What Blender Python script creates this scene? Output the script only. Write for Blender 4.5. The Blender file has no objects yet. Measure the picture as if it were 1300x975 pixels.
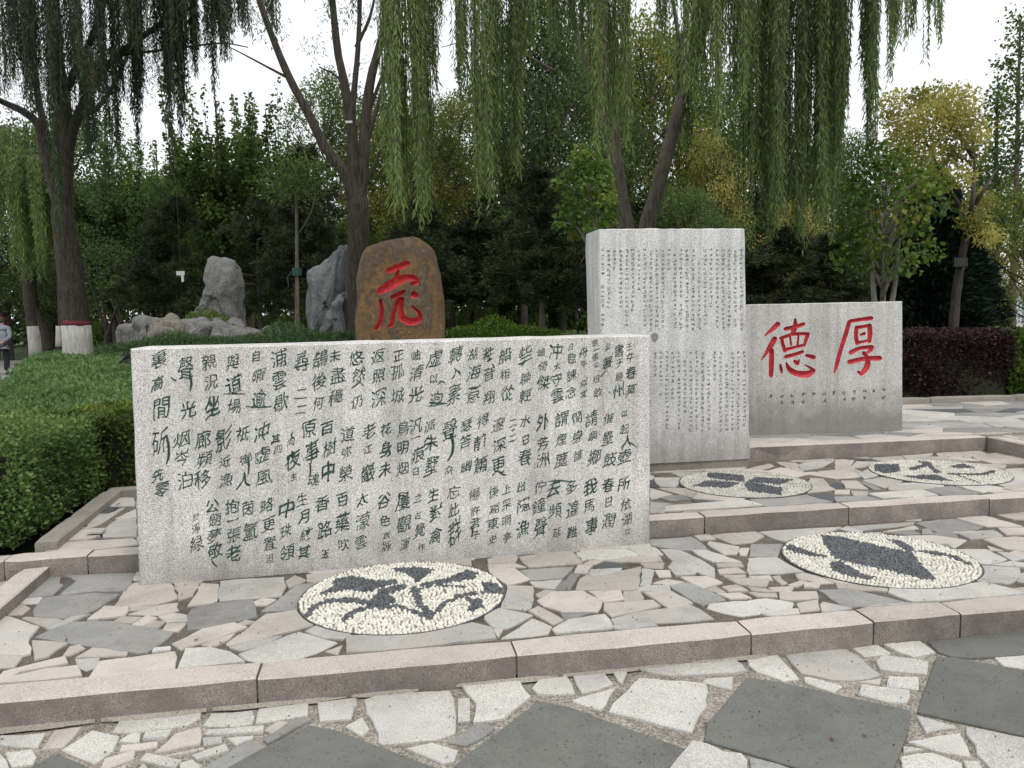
import bpy, bmesh, math, random
import numpy as np
from mathutils import Vector, Matrix
R = random.Random(7)
NR = np.random.default_rng(11)
S = bpy.context.scene
C = S.collection

# ------------------------------------------------------------------ camera, sky, sun, exposure
F = 1000.0                       # focal length in pixels of the 1300 x 975 photograph
PITCH, ROLL, CAMZ = math.radians(5.0), math.radians(1.06), 1.5
cam_d = bpy.data.cameras.new('camera'); cam = bpy.data.objects.new('camera', cam_d); C.objects.link(cam)
cam_d.sensor_width = 36.0; cam_d.lens = 36.0 * F / 1300.0
cam_d.clip_start = 0.05; cam_d.clip_end = 3000.0
CM = Matrix.Translation((0, 0, CAMZ)) @ Matrix.Rotation(math.radians(90) - PITCH, 4, 'X') @ Matrix.Rotation(-ROLL, 4, 'Z')
cam.matrix_world = CM
S.camera = cam

SUN_EL, SUN_AZ = math.radians(58), math.radians(35)      # high, from behind the camera on the right
W = bpy.data.worlds.new('World'); S.world = W; W.use_nodes = True
wt = W.node_tree; wt.nodes.clear()
wo = wt.nodes.new('ShaderNodeOutputWorld'); wb = wt.nodes.new('ShaderNodeBackground')
sk = wt.nodes.new('ShaderNodeTexSky'); sk.sky_type = 'NISHITA'; sk.sun_disc = False
sk.sun_elevation = SUN_EL; sk.sun_rotation = math.pi - SUN_AZ
mx = wt.nodes.new('ShaderNodeMix'); mx.data_type = 'RGBA'; mx.inputs[0].default_value = 0.9
cl = wt.nodes.new('ShaderNodeTexNoise'); cl.inputs['Scale'].default_value = 2.2; cl.inputs['Detail'].default_value = 5
cr = wt.nodes.new('ShaderNodeValToRGB')                    # thin grey-white overcast
cr.color_ramp.elements[0].position = 0.3; cr.color_ramp.elements[0].color = (8.7, 8.95, 9.2, 1)
cr.color_ramp.elements[1].position = 0.7; cr.color_ramp.elements[1].color = (10.3, 10.4, 10.4, 1)
wt.links.new(cl.outputs['Fac'], cr.inputs['Fac'])
wt.links.new(sk.outputs['Color'], mx.inputs[6]); wt.links.new(cr.outputs['Color'], mx.inputs[7])
wt.links.new(mx.outputs[2], wb.inputs['Color']); wb.inputs['Strength'].default_value = 0.1
wt.links.new(wb.outputs['Background'], wo.inputs['Surface'])
sd = bpy.data.lights.new('sun', 'SUN'); so = bpy.data.objects.new('sun', sd); C.objects.link(so)
sd.energy = 1.2; sd.angle = math.radians(14); sd.color = (1.0, 0.96, 0.9)
d = Vector((math.sin(SUN_AZ) * math.cos(SUN_EL), -math.cos(SUN_AZ) * math.cos(SUN_EL), math.sin(SUN_EL)))
so.rotation_euler = d.to_track_quat('Z', 'Y').to_euler()
S.view_settings.view_transform = 'Standard'; S.view_settings.look = 'None'
S.view_settings.exposure = 0.33; S.view_settings.gamma = 1.0
S.cycles.max_bounces = 6; S.cycles.diffuse_bounces = 3; S.cycles.transparent_max_bounces = 4

# ------------------------------------------------------------------ helpers
def ray(px, py):
    return (CM.to_3x3() @ Vector(((px - 650) / F, -(py - 487.5) / F, -1)))
def at(px, py, z):                                       # where the sight line of a photo pixel meets the level z
    v = ray(px, py); t = (z - CAMZ) / v.z
    return Vector((v.x * t, v.y * t, z))
def at_d(px, py, Y):                                     # ... meets the upright plane at distance Y
    v = ray(px, py); t = Y / v.y
    return Vector((v.x * t, Y, CAMZ + v.z * t))
def at_p(px, py, o, n):                                  # ... meets the plane through o with normal n
    v = ray(px, py); t = (o - Vector((0, 0, CAMZ))).dot(n) / v.dot(n)
    return Vector((0, 0, CAMZ)) + v * t

def tag(o, label=None, cat=None, group=None, kind=None):
    if label: o['label'] = label
    if cat: o['category'] = cat
    if group: o['group'] = group
    if kind: o['kind'] = kind
    return o
def empty(name, loc=(0, 0, 0), rz=0.0):
    o = bpy.data.objects.new(name, None); C.objects.link(o)
    o.location = loc; o.rotation_euler = (0, 0, rz); o.empty_display_size = 0.1
    return o
def link(name, me, parent=None, mat=None):
    o = bpy.data.objects.new(name, me); C.objects.link(o)
    if parent is not None: o.parent = parent
    if mat is not None and not me.materials: me.materials.append(mat)
    return o
def obj(name, V, Fc, mat, parent=None, smooth=False):
    me = bpy.data.meshes.new(name); me.from_pydata([tuple(v) for v in V], [], Fc)
    me.materials.append(mat)
    if smooth: me.shade_smooth()
    return link(name, me, parent)
def bobj(name, bm, mat, parent=None, smooth=False):
    me = bpy.data.meshes.new(name); bm.to_mesh(me); bm.free(); me.materials.append(mat)
    if smooth: me.shade_smooth()
    return link(name, me, parent)
def copy_tree(o, parent=None):
    c = o.copy(); C.objects.link(c); c.parent = parent
    for ch in o.children: copy_tree(ch, c)
    return c
class MB:                                                # collects verts and faces
    def __init__(s): s.V = []; s.F = []
    def add(s, V, Fc):
        n = len(s.V); s.V += [tuple(v) for v in V]; s.F += [tuple(i + n for i in f) for f in Fc]; return s
    def box(s, lo, hi, M=None):
        x0, y0, z0 = lo; x1, y1, z1 = hi
        V = [Vector(p) for p in ((x0,y0,z0),(x1,y0,z0),(x1,y1,z0),(x0,y1,z0),(x0,y0,z1),(x1,y0,z1),(x1,y1,z1),(x0,y1,z1))]
        if M is not None: V = [M @ v for v in V]
        return s.add(V, [(3,2,1,0),(4,5,6,7),(0,1,5,4),(1,2,6,5),(2,3,7,6),(3,0,4,7)])
    def tube(s, pts, rad, n=8, cap=True, wob=0.0):
        pts = [Vector(p) for p in pts]; V = []; Fc = []
        up = Vector((0.13, 0.97, 0.2)); m = len(pts)
        for i, p in enumerate(pts):
            t = (pts[min(i + 1, m - 1)] - pts[max(i - 1, 0)]).normalized()
            a = t.cross(up)
            if a.length < 0.05: a = t.cross(Vector((1, 0, 0)))
            a.normalize(); b = t.cross(a).normalized()
            for k in range(n):
                an = 2 * math.pi * k / n
                r = rad[i] * (1 + wob * R.uniform(-1, 1))
                V.append(p + a * math.cos(an) * r + b * math.sin(an) * r)
        for i in range(m - 1):
            for k in range(n):
                k2 = (k + 1) % n
                Fc.append((i*n+k, i*n+k2, (i+1)*n+k2, (i+1)*n+k))
        if cap:
            Fc.append(tuple(range(n - 1, -1, -1))); Fc.append(tuple((m - 1) * n + k for k in range(n)))
        return s.add(V, Fc)
    def build(s, name, mat, parent=None, smooth=False): return obj(name, s.V, s.F, mat, parent, smooth)
def spline(pts, k=6):                                    # Catmull-Rom through 3-D points
    P = [Vector(p) for p in pts]
    if len(P) < 3: return [P[0].lerp(P[-1], i / k) for i in range(k + 1)]
    P = [P[0] * 2 - P[1]] + P + [P[-1] * 2 - P[-2]]; out = []
    for i in range(1, len(P) - 2):
        for j in range(k):
            t = j / k
            out.append(0.5 * ((2*P[i]) + (P[i+1]-P[i-1])*t + (2*P[i-1]-5*P[i]+4*P[i+1]-P[i+2])*t*t + (3*P[i]-P[i-1]-3*P[i+1]+P[i+2])*t**3))
    out.append(P[-2]); return out
def lerpl(a, n): return [a[0] + (a[-1] - a[0]) * i / (n - 1) for i in range(n)]

# ------------------------------------------------------------------ materials
def nodes(name):
    m = bpy.data.materials.new(name); m.use_nodes = True; t = m.node_tree
    b = t.nodes['Principled BSDF']; return m, t, b
def N(t, typ, **kw):
    n = t.nodes.new(typ)
    for k, v in kw.items():
        if hasattr(n, k): setattr(n, k, v)
        else: n.inputs[k.replace('_', ' ')].default_value = v
    return n
def ramp(t, fac, stops):
    r = t.nodes.new('ShaderNodeValToRGB'); e = r.color_ramp.elements
    while len(e) < len(stops): e.new(0.5)
    for i, (p, c) in enumerate(stops):
        e[i].position = p; e[i].color = (c[0], c[1], c[2], 1) if hasattr(c, '__len__') else (c, c, c, 1)
    t.links.new(fac, r.inputs['Fac']); return r.outputs['Color']
def mixc(t, fac, a, b, mode='MIX'):
    m = t.nodes.new('ShaderNodeMix'); m.data_type = 'RGBA'; m.blend_type = mode
    for i, v in ((0, fac), (6, a), (7, b)):
        if isinstance(v, (int, float)): m.inputs[i].default_value = v
        elif isinstance(v, tuple): m.inputs[i].default_value = (*v, 1)
        else: t.links.new(v, m.inputs[i])
    return m.outputs[2]
def stone(name, base, var=0.12, speck=0.35, sc=260, bump=0.25, rough=0.85, big=3.0, warm=None, wsc=1.0, bsc=60, pits=0.0, stain=0.0):
    """speckled natural stone: fine mineral grains, broad cloudy tone, per-piece shift"""
    m, t, b = nodes(name); L = t.links.new
    tc = t.nodes.new('ShaderNodeTexCoord'); geo = t.nodes.new('ShaderNodeNewGeometry')
    oi = t.nodes.new('ShaderNodeObjectInfo')
    pos = geo.outputs['Position']
    n1 = N(t, 'ShaderNodeTexNoise', Scale=sc, Detail=2.0); L(pos, n1.inputs['Vector'])
    n2 = N(t, 'ShaderNodeTexNoise', Scale=big, Detail=6.0, Roughness=0.62); L(pos, n2.inputs['Vector'])
    n3 = N(t, 'ShaderNodeTexNoise', Scale=bsc, Detail=5.0); L(pos, n3.inputs['Vector'])
    lo = tuple(c * (1 - speck) for c in base); hi = tuple(min(0.9, c * (1 + speck)) for c in base)
    c = ramp(t, n1.outputs['Fac'], [(0.36, lo), (0.5, base), (0.64, hi)])
    c2 = ramp(t, n2.outputs['Fac'], [(0.3, 1 - var * 1.6), (0.5, 1.0), (0.7, 1 + var)])
    c = mixc(t, 1.0, c, c2, 'MULTIPLY')
    if warm:
        n4 = N(t, 'ShaderNodeTexNoise', Scale=wsc, Detail=5.0, Roughness=0.7); L(pos, n4.inputs['Vector'])
        f = ramp(t, n4.outputs['Fac'], [(0.45, 0.0), (0.65, 0.7)])
        c = mixc(t, f, c, warm)
    if stain:                                            # old water and dirt marks with blotchy edges
        n5 = N(t, 'ShaderNodeTexNoise', Scale=1.7, Detail=8.0, Roughness=0.75, Distortion=0.8); L(pos, n5.inputs['Vector'])
        c = mixc(t, ramp(t, n5.outputs['Fac'], [(0.50, 0.0), (0.58, stain * .6), (0.72, stain)]), c, tuple(x * 0.55 for x in base))
        n6 = N(t, 'ShaderNodeTexNoise', Scale=11.0, Detail=8.0, Roughness=0.8); L(pos, n6.inputs['Vector'])
        c = mixc(t, ramp(t, n6.outputs['Fac'], [(0.56, 0.0), (0.72, stain)]), c, (0.12, 0.10, 0.08))
    if pits:
        vo = N(t, 'ShaderNodeTexVoronoi', Scale=28.0, Randomness=1.0); L(pos, vo.inputs['Vector'])
        c = mixc(t, ramp(t, vo.outputs['Distance'], [(0.0, pits), (0.13, pits * .6), (0.2, 0.0)]), c, tuple(x * 0.4 for x in base))
    hs = N(t, 'ShaderNodeHueSaturation'); L(c, hs.inputs['Color'])
    mr = N(t, 'ShaderNodeMapRange'); L(oi.outputs['Random'], mr.inputs['Value'])
    mr.inputs['To Min'].default_value = 1 - var * 1.3; mr.inputs['To Max'].default_value = 1 + var * 0.9
    L(mr.outputs['Result'], hs.inputs['Value'])
    L(hs.outputs['Color'], b.inputs['Base Color']); b.inputs['Roughness'].default_value = rough
    b.inputs['Specular IOR Level'].default_value = 0.3
    ad = N(t, 'ShaderNodeMath', operation='ADD'); L(n1.outputs['Fac'], ad.inputs[0]); L(n3.outputs['Fac'], ad.inputs[1])
    bp = N(t, 'ShaderNodeBump', Strength=bump, Distance=0.004); L(ad.outputs[0], bp.inputs['Height'])
    L(bp.outputs['Normal'], b.inputs['Normal'])
    return m
def leafmat(name, dark, light, trans=0.3, rough=0.55, extra=None):
    m, t, b = nodes(name); L = t.links.new
    at_ = N(t, 'ShaderNodeAttribute', attribute_name='tint')
    st = [(0.0, dark), (0.8, light)]
    if extra: st = [(0.0, dark), (0.7, light), (0.97, extra)]
    c = ramp(t, at_.outputs['Fac'], st)
    oi = t.nodes.new('ShaderNodeObjectInfo')
    hs = N(t, 'ShaderNodeHueSaturation'); L(c, hs.inputs['Color'])
    mr = N(t, 'ShaderNodeMapRange'); L(oi.outputs['Random'], mr.inputs['Value'])
    mr.inputs['To Min'].default_value = 0.8; mr.inputs['To Max'].default_value = 1.2
    L(mr.outputs['Result'], hs.inputs['Value']); c = hs.outputs['Color']
    L(c, b.inputs['Base Color']); b.inputs['Roughness'].default_value = rough
    b.inputs['Specular IOR Level'].default_value = 0.25
    tr = t.nodes.new('ShaderNodeBsdfTranslucent'); L(c, tr.inputs['Color'])
    ms = t.nodes.new('ShaderNodeMixShader'); ms.inputs[0].default_value = trans
    L(b.outputs['BSDF'], ms.inputs[1]); L(tr.outputs['BSDF'], ms.inputs[2])
    L(ms.outputs['Shader'], t.nodes['Material Output'].inputs['Surface'])
    return m
def plain(name, col, rough=0.7, var=0.15, sc=20, bump=0.1, metal=0.0, dist=0.01):
    m, t, b = nodes(name); L = t.links.new
    geo = t.nodes.new('ShaderNodeNewGeometry')
    n = N(t, 'ShaderNodeTexNoise', Scale=sc, Detail=5.0, Roughness=0.6); L(geo.outputs['Position'], n.inputs['Vector'])
    c = ramp(t, n.outputs['Fac'], [(0.3, tuple(x * (1 - var) for x in col)), (0.7, tuple(min(1, x * (1 + var)) for x in col))])
    L(c, b.inputs['Base Color']); b.inputs['Roughness'].default_value = rough; b.inputs['Metallic'].default_value = metal
    bp = N(t, 'ShaderNodeBump', Strength=bump, Distance=dist); L(n.outputs['Fac'], bp.inputs['Height']); L(bp.outputs['Normal'], b.inputs['Normal'])
    return m
def barkmat(name, a, bcol, sc=9, st=0.9):
    m, t, b = nodes(name); L = t.links.new
    geo = t.nodes.new('ShaderNodeNewGeometry')
    mp = N(t, 'ShaderNodeMapping'); mp.inputs['Scale'].default_value = (sc, sc, sc * 0.16); L(geo.outputs['Position'], mp.inputs['Vector'])
    n = N(t, 'ShaderNodeTexNoise', Scale=3.0, Detail=8.0, Roughness=0.7); L(mp.outputs['Vector'], n.inputs['Vector'])
    c = ramp(t, n.outputs['Fac'], [(0.35, a), (0.65, bcol)]); L(c, b.inputs['Base Color']); b.inputs['Roughness'].default_value = 0.95
    bp = N(t, 'ShaderNodeBump', Strength=st, Distance=0.05); L(n.outputs['Fac'], bp.inputs['Height']); L(bp.outputs['Normal'], b.inputs['Normal'])
    return m

def slabmat(name, base, pink, z0, stain=0.5):
    """pale dressed granite: black and white crystals, faint vertical dressing, damp grime creeping up from the foot"""
    m, t, b = nodes(name); L = t.links.new
    geo = t.nodes.new('ShaderNodeNewGeometry'); pos = geo.outputs['Position']
    v = N(t, 'ShaderNodeTexNoise', Scale=185.0, Detail=2.0, Roughness=0.7); L(pos, v.inputs['Vector'])
    v2 = N(t, 'ShaderNodeTexNoise', Scale=75.0, Detail=2.0); L(pos, v2.inputs['Vector'])
    n2 = N(t, 'ShaderNodeTexNoise', Scale=2.2, Detail=6.0, Roughness=0.6); L(pos, n2.inputs['Vector'])
    dk = tuple(x * 0.22 for x in base); hi = tuple(min(0.9, x * 1.5) for x in base)
    c = ramp(t, v.outputs['Fac'], [(0.35, dk), (0.43, tuple(x * .8 for x in base)), (0.50, base), (0.60, hi)])
    p = ramp(t, v2.outputs['Fac'], [(0.45, 0.0), (0.62, 0.45)])
    c = mixc(t, p, c, pink)
    c = mixc(t, 1.0, c, ramp(t, n2.outputs['Fac'], [(0.3, 0.80), (0.7, 1.08)]), 'MULTIPLY')
    mp = N(t, 'ShaderNodeMapping'); mp.inputs['Scale'].default_value = (9, 9, 0.55); L(pos, mp.inputs['Vector'])
    n7 = N(t, 'ShaderNodeTexNoise', Scale=1.0, Detail=7.0, Roughness=0.65); L(mp.outputs['Vector'], n7.inputs['Vector'])
    c = mixc(t, 1.0, c, ramp(t, n7.outputs['Fac'], [(0.38, 0.80), (0.52, 1.0), (0.7, 1.05)]), 'MULTIPLY')   # rain runs
    n8 = N(t, 'ShaderNodeTexNoise', Scale=7.0, Detail=9.0, Roughness=0.8); L(pos, n8.inputs['Vector'])
    c = mixc(t, ramp(t, n8.outputs['Fac'], [(0.60, 0.0), (0.72, 0.45)]), c, tuple(x * .5 for x in base))
    sp = N(t, 'ShaderNodeSeparateXYZ'); L(pos, sp.inputs['Vector'])
    n3 = N(t, 'ShaderNodeTexNoise', Scale=4.0, Detail=6.0, Roughness=0.65); L(pos, n3.inputs['Vector'])
    ma = N(t, 'ShaderNodeMath', operation='MULTIPLY_ADD'); L(n3.outputs['Fac'], ma.inputs[0]); ma.inputs[1].default_value = -0.55
    L(sp.outputs['Z'], ma.inputs[2])
    g = ramp(t, ma.outputs[0], [(0.0, stain), (0.001, stain)])
    mr = N(t, 'ShaderNodeMapRange'); L(ma.outputs[0], mr.inputs['Value'])
    mr.inputs['From Min'].default_value = z0 - 0.27; mr.inputs['From Max'].default_value = z0 + 0.06
    mr.inputs['To Min'].default_value = stain; mr.inputs['To Max'].default_value = 0.0
    c = mixc(t, mr.outputs['Result'], c, (0.17, 0.155, 0.135))
    L(c, b.inputs['Base Color']); b.inputs['Roughness'].default_value = 0.88; b.inputs['Specular IOR Level'].default_value = 0.25
    bp = N(t, 'ShaderNodeBump', Strength=0.35, Distance=0.003); L(v.outputs['Fac'], bp.inputs['Height']); L(bp.outputs['Normal'], b.inputs['Normal'])
    return m

M = {}
M['w'] = stone('pale_granite', (0.50, 0.485, 0.45), var=0.1, speck=0.28, sc=230, big=4, stain=.35)
M['b'] = stone('beige_sandstone', (0.475, 0.43, 0.38), var=0.16, speck=0.14, sc=170, warm=(0.42, 0.40, 0.37), wsc=3, stain=.4)
M['g'] = stone('grey_slate', (0.26, 0.257, 0.247), var=0.15, speck=0.22, sc=200, warm=(0.33, 0.315, 0.285), wsc=4, stain=.45)
M['n'] = stone('pale_grey_limestone', (0.41, 0.398, 0.375), var=0.14, speck=0.18, sc=200, warm=(0.46, 0.42, 0.37), wsc=4, stain=.4)
M['d'] = stone('charcoal_slate', (0.095, 0.1, 0.105), var=0.15, speck=0.2)
M['t'] = stone('dark_paver', (0.136, 0.137, 0.126), var=0.10, speck=0.2, sc=190, big=5, warm=(0.165, 0.163, 0.148), wsc=3, bump=0.12, rough=0.7, pits=.7, stain=.35)
M['mortar'] = stone('mortar', (0.235, 0.21, 0.178), var=0.25, speck=0.45, sc=120, big=9, bump=0.9, bsc=40)
M['mortar2'] = stone('shaded_joint_mortar', (0.125, 0.108, 0.09), var=0.3, speck=0.4, sc=120, big=9, bump=0.9, bsc=40)  # darker mortar copy: the shadow inside the joints is put into its colour
M['kerb'] = stone('pink_granite', (0.250, 0.218, 0.198), var=0.14, speck=0.38, sc=210, big=7, warm=(0.155, 0.13, 0.118), wsc=5, rough=.7, stain=.5)  # kerb fronts, with their weaker light put into the colour
M['kerbtop'] = stone('toplit_worn_granite', (0.495, 0.445, 0.405), var=0.1, speck=0.26, sc=210, big=6, warm=(0.44, 0.39, 0.35), wsc=6, stain=.3)  # worn kerb tops, with light from above also put into the colour
M['kerb2'] = stone('grey_kerb_granite', (0.27, 0.245, 0.215), var=0.1, speck=0.3, sc=210, big=5)
# ------------------------------------------------------------------ outlines of the paving stones, grouped by level
# each line: crop origin and zoom, then stones as colour:points
T0 = {'A 0 860 5': '''w:0,365 295,348 240,438 130,435 0,420|w:30,470 205,448 232,495 210,540 70,558|w:-60,470 0,480 60,572 0,600 -60,600|b:262,450 345,330 520,308 400,438|w:390,455 590,328 765,370 720,455 600,545 490,500|w:710,345 760,265 1000,235 1290,210 1270,250 1180,300 850,345|w:755,400 830,350 892,348 885,410|w:905,388 920,345 1095,330 1060,378|b:755,465 770,425 1005,400 1000,435 850,455|b:985,475 1110,355 1275,312 1270,425 1180,430 1060,460|b:640,575 660,520 860,458 850,515 690,575|w:885,520 930,480 1150,525 1110,570 1000,548|w:1050,490 1300,435 1300,455 1060,497|b:690,590 800,545 800,600 700,620|b:860,590 910,540 960,590 880,620|t:375,470 1120,860 750,1300 -370,860''',
'B 240 860 5': '''w:85,300 140,225 405,205 400,295 200,308|w:420,290 440,195 775,160 755,235 500,275|w:815,155 1065,128 1070,175 1050,180 1030,260 820,275|w:95,360 115,335 480,305 470,342 110,365|n:85,378 210,370 210,405 90,425|w:240,385 410,370 400,385 300,425|n:480,330 570,272 635,280 530,355|g:470,390 715,250 780,265 560,385 500,415|g:70,575 390,395 495,435 270,560 200,600|w:15,490 240,415 255,455 50,515|w:990,305 1100,248 1145,320 1095,372|w:-60,540 20,515 75,555 50,620 -60,640|t:800,280 1620,590 1250,1100 -100,720''',
'C 480 840 5': '''w:-95,235 0,205 480,175 490,465 240,500 20,522 0,510 0,450 -40,360|w:505,225 582,225 582,370 505,372|w:530,150 920,115 925,170 968,215 800,355 600,382 620,250|w:975,165 1020,112 1200,88 1250,200 1000,200|g:440,505 620,385 690,390 745,415 560,530|w:180,545 340,510 510,560 480,625 400,640|t:1045,220 2000,565 1810,690 1300,1350 440,675''',
'D 720 820 5': '''w:38,190 235,155 295,240 90,298|w:285,155 380,165 350,240 320,220|w:20,340 310,265 245,370 210,405|w:240,410 460,200 900,240 885,380 840,430 790,550|w:460,148 640,120 1080,80 1145,160 650,190|w:855,220 890,200 1055,188 1050,275|w:560,900 650,775 800,590 900,620 1000,670 1110,680 1145,720 1140,900|g:1155,700 1210,708 1475,790 1450,900 1165,900|t:1150,185 2207,420 2010,930 812,578''',
'E 960 780 3.824': '''w:-46,205 110,193 212,312 130,318 0,272 -40,240|n:140,195 350,165 440,165 615,295 460,315 360,310 215,280 170,230|w:460,155 590,140 655,185 520,200|w:610,140 800,130 870,185 760,205 690,180|w:580,225 610,195 840,230 830,290 640,270 600,262|w:640,295 795,300 790,360 630,345|w:230,300 250,297 420,345 375,375 235,325|w:495,385 510,335 750,365 730,425 640,420|w:775,482 985,545 820,570|w:735,615 1000,575 1045,695 900,665|w:1015,535 1300,592 1400,615 1400,800 1150,760 1070,670|w:712,635 825,650 715,668|w:700,690 860,670 1000,720 1000,790 690,800|w:1000,700 1080,710 1110,760 1030,790|w:1157,208 1300,197 1420,190 1420,280 1190,247|t:882,195 1190,252 1800,365 1690,668 775,470|t:830,130 1300,75 1500,50 1500,170 1300,193 1155,203 1060,207 960,203 885,180'''}
T1 = {'F 0 700 5.417': '''g:150,190 425,170 400,220 430,230 360,300 140,315 110,250|g:435,168 945,150 900,200 865,275 655,270 415,298 530,200|g:240,390 300,312 520,297 640,282 820,290 640,400 530,440 440,455 240,440|w:145,355 180,320 285,312 265,352|b:-60,380 170,365 200,385 150,428 -60,430|b:145,460 180,450 435,470 320,522|n:-60,440 60,450 265,520 195,600 210,700 150,712 -60,705|b:608,465 720,375 885,382 850,440 700,455|b:795,365 880,240 1190,220 1215,325 1080,355 890,375|b:892,400 897,378 1090,365 1000,395|b:875,425 1150,355 1220,350 1225,400 1100,432|b:780,480 840,445 970,450 900,488|b:915,500 1010,440 1075,460 985,510|b:995,515 1050,475 1135,480 1085,522|b:1115,540 1150,490 1280,488 1225,542|n:1096,450 1200,425 1280,440 1285,480 1150,483|g:235,585 500,480 760,480 1210,560 1000,692 930,695 640,645 400,615|b:225,612 460,630 330,718 240,738|b:435,715 480,655 545,640 575,665 490,705|b:525,725 640,660 885,690 860,712|w:1055,685 1060,665 1165,655 1165,672|b:-60,712 160,720 95,790 -60,795|b:5,850 30,825 440,722 458,765 250,800|b:-60,920 60,866 330,805 530,785 555,855 300,880 0,908|n:520,737 680,725 650,790 590,810 545,790|b:612,862 680,750 1220,680 1195,802 900,832''',
'G 220 700 5.417': '''b:100,370 200,215 310,225 300,335 270,350|n:305,340 330,200 765,180 770,240 740,305|g:85,460 130,395 300,355 545,332 570,450 380,490 230,525 105,535|b:775,200 835,165 910,195 790,250|b:555,345 620,320 700,330 640,362 570,365|g:600,405 700,350 850,225 1010,215 880,330 865,395|b:0,630 240,515 420,490 500,520 360,570 50,672|b:370,632 640,430 850,402 990,495 560,608 390,648|w:18,803 90,665 270,665 380,690 487,756|w:455,700 870,548 1125,625 980,690 840,735 580,755 500,735|n:905,545 1010,502 1230,558 1160,600 1040,590|n:400,660 560,612 740,582 620,640 480,680|b:200,640 430,560 380,600 260,660|b:450,490 500,470 560,480 470,505|b:1055,680 1160,642 1130,700|b:920,158 1250,135 1100,185 1010,212 925,200''',
'H 350 640 2.9545': 'n:268,553 268,492 330,488 470,488 640,464 740,444 806,462 824,503 560,530 400,547',
'I 620 680 5.417': '''b:0,160 200,145 180,178 0,188|b:0,195 180,182 255,212 0,212|b:212,140 580,108 640,190 275,213|w:608,113 940,85 1050,133 830,163 680,158 645,175|n:962,90 1150,80 1200,130 1060,130|b:800,168 1060,137 1180,150 1180,173 890,178|b:0,218 180,225 285,300 120,335 60,290 0,275|g:222,235 590,210 500,290 290,300|n:290,317 510,302 450,365 320,345|g:458,370 570,257 638,262 560,370|b:593,252 620,200 715,200 680,258|d:735,215 790,182 880,187 940,220 760,228|b:593,370 640,292 780,234 930,242 1052,212 1028,370|b:655,190 700,168 790,167 730,190|n:1060,222 1140,240 1110,340 1045,340|n:1037,357 1100,343 1250,347 1250,385 1040,380|n:84,490 132,342 315,347 290,497 250,507|b:330,400 390,370 460,377 350,430|b:342,445 440,382 650,377 780,450 745,520 510,520 380,480|b:692,382 920,377 928,438 800,455|b:932,381 1038,379 1063,438 935,448|b:802,467 1150,444 1180,483 1000,523 850,558 800,510|n:-60,540 80,497 303,548 110,638 30,625|n:97,700 310,562 438,625 400,670 130,698|b:278,515 345,487 518,580 440,610|w:447,640 560,577 810,540 856,633 450,670|g:495,525 690,530 560,568 530,578|b:32,642 98,642 65,698''',
'J 800 660 5.417': '''n:-125,680 0,645 430,573 578,680 0,716 -90,733|b:97,500 290,492 428,570 250,603 180,545|g:282,450 390,432 500,472 658,550 490,583 290,470|w:530,600 552,572 960,537 1128,570 1098,610 760,656 680,640|n:1152,572 1290,548 1300,613 1172,625|b:345,387 540,387 633,430 500,468|n:207,197 350,207 480,267 580,332 580,398 480,365 270,260|n:262,320 300,277 458,350 440,368 310,378|n:428,210 530,207 768,290 560,283 470,240|g:140,132 430,112 518,180 518,198 350,198 150,170|b:443,107 545,97 588,130 480,133|b:562,100 870,80 918,110 830,153 700,163|n:882,80 1300,57 1450,50 1300,98 1060,153|n:532,165 545,147 753,187 730,230 640,233|g:837,162 1048,162 1010,248 822,243|n:817,262 1010,257 1100,312 1193,355 802,373|b:597,302 770,292 778,320 600,323|b:607,342 738,327 793,360 612,368|b:647,377 798,374 790,388 650,388|n:757,238 760,192 818,192 800,238|n:672,402 830,402 948,420 930,458 740,438|b:822,387 960,382 978,410 850,403|n:977,385 1030,380 1078,430 1040,438|n:1092,445 1180,412 1218,427 1140,458|b:1142,372 1200,362 1300,387 1400,430 1300,430 1160,400|b:527,480 580,454 653,495 600,498|b:637,462 730,447 808,485 680,488|b:602,507 760,502 828,535 690,538|b:817,497 1000,507 1008,528 880,523|b:1032,502 1280,492 1288,538 1100,548 1035,543|b:957,460 1130,452 1100,493 990,480|b:0,492 60,482 88,530 83,548 0,553|b:0,247 190,242 218,280 100,283 0,283|n:0,192 150,187 208,240 60,238|b:72,292 240,292 220,328 110,323|b:172,347 270,347 278,385 200,388|b:162,430 260,402 368,420 280,443|b:1202,432 1308,432 1290,463 1200,458|b:812,457 930,472 998,495 840,483''',
'K 1020 640 4.643': '''g:92,502 300,502 598,575 242,603|b:198,492 206,452 350,472 493,478 488,512|n:503,518 507,482 700,482 950,457 1060,457 1298,515 1290,528 640,576|n:867,270 1080,267 1198,325 1080,353 1030,345 960,300|b:862,265 968,212 780,182 482,187 600,200 760,235|n:1042,362 1278,377 1250,450 1210,466 1010,448|n:1102,355 1230,337 1300,347 1300,370|n:927,175 1140,152 1178,190 980,203|b:1062,205 1250,192 1340,200 1340,280 1180,258|g:662,107 890,84 1058,130 1000,153 800,163|b:903,80 1080,67 1298,130 1080,128|b:1143,62 1300,52 1340,52 1340,90 1240,88|b:1152,140 1300,140 1340,140 1340,175 1190,178|n:282,130 660,102 640,118 350,153|b:472,160 660,122 678,140 560,158|b:377,165 450,164 488,180 430,183|g:502,170 640,152 688,175 620,180|g:702,150 740,142 768,175 700,176|n:1142,280 1200,287 1298,320 1230,333|b:1083,240 1178,270 1100,268|n:1272,410 1340,400 1340,470 1260,453'''}
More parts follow.
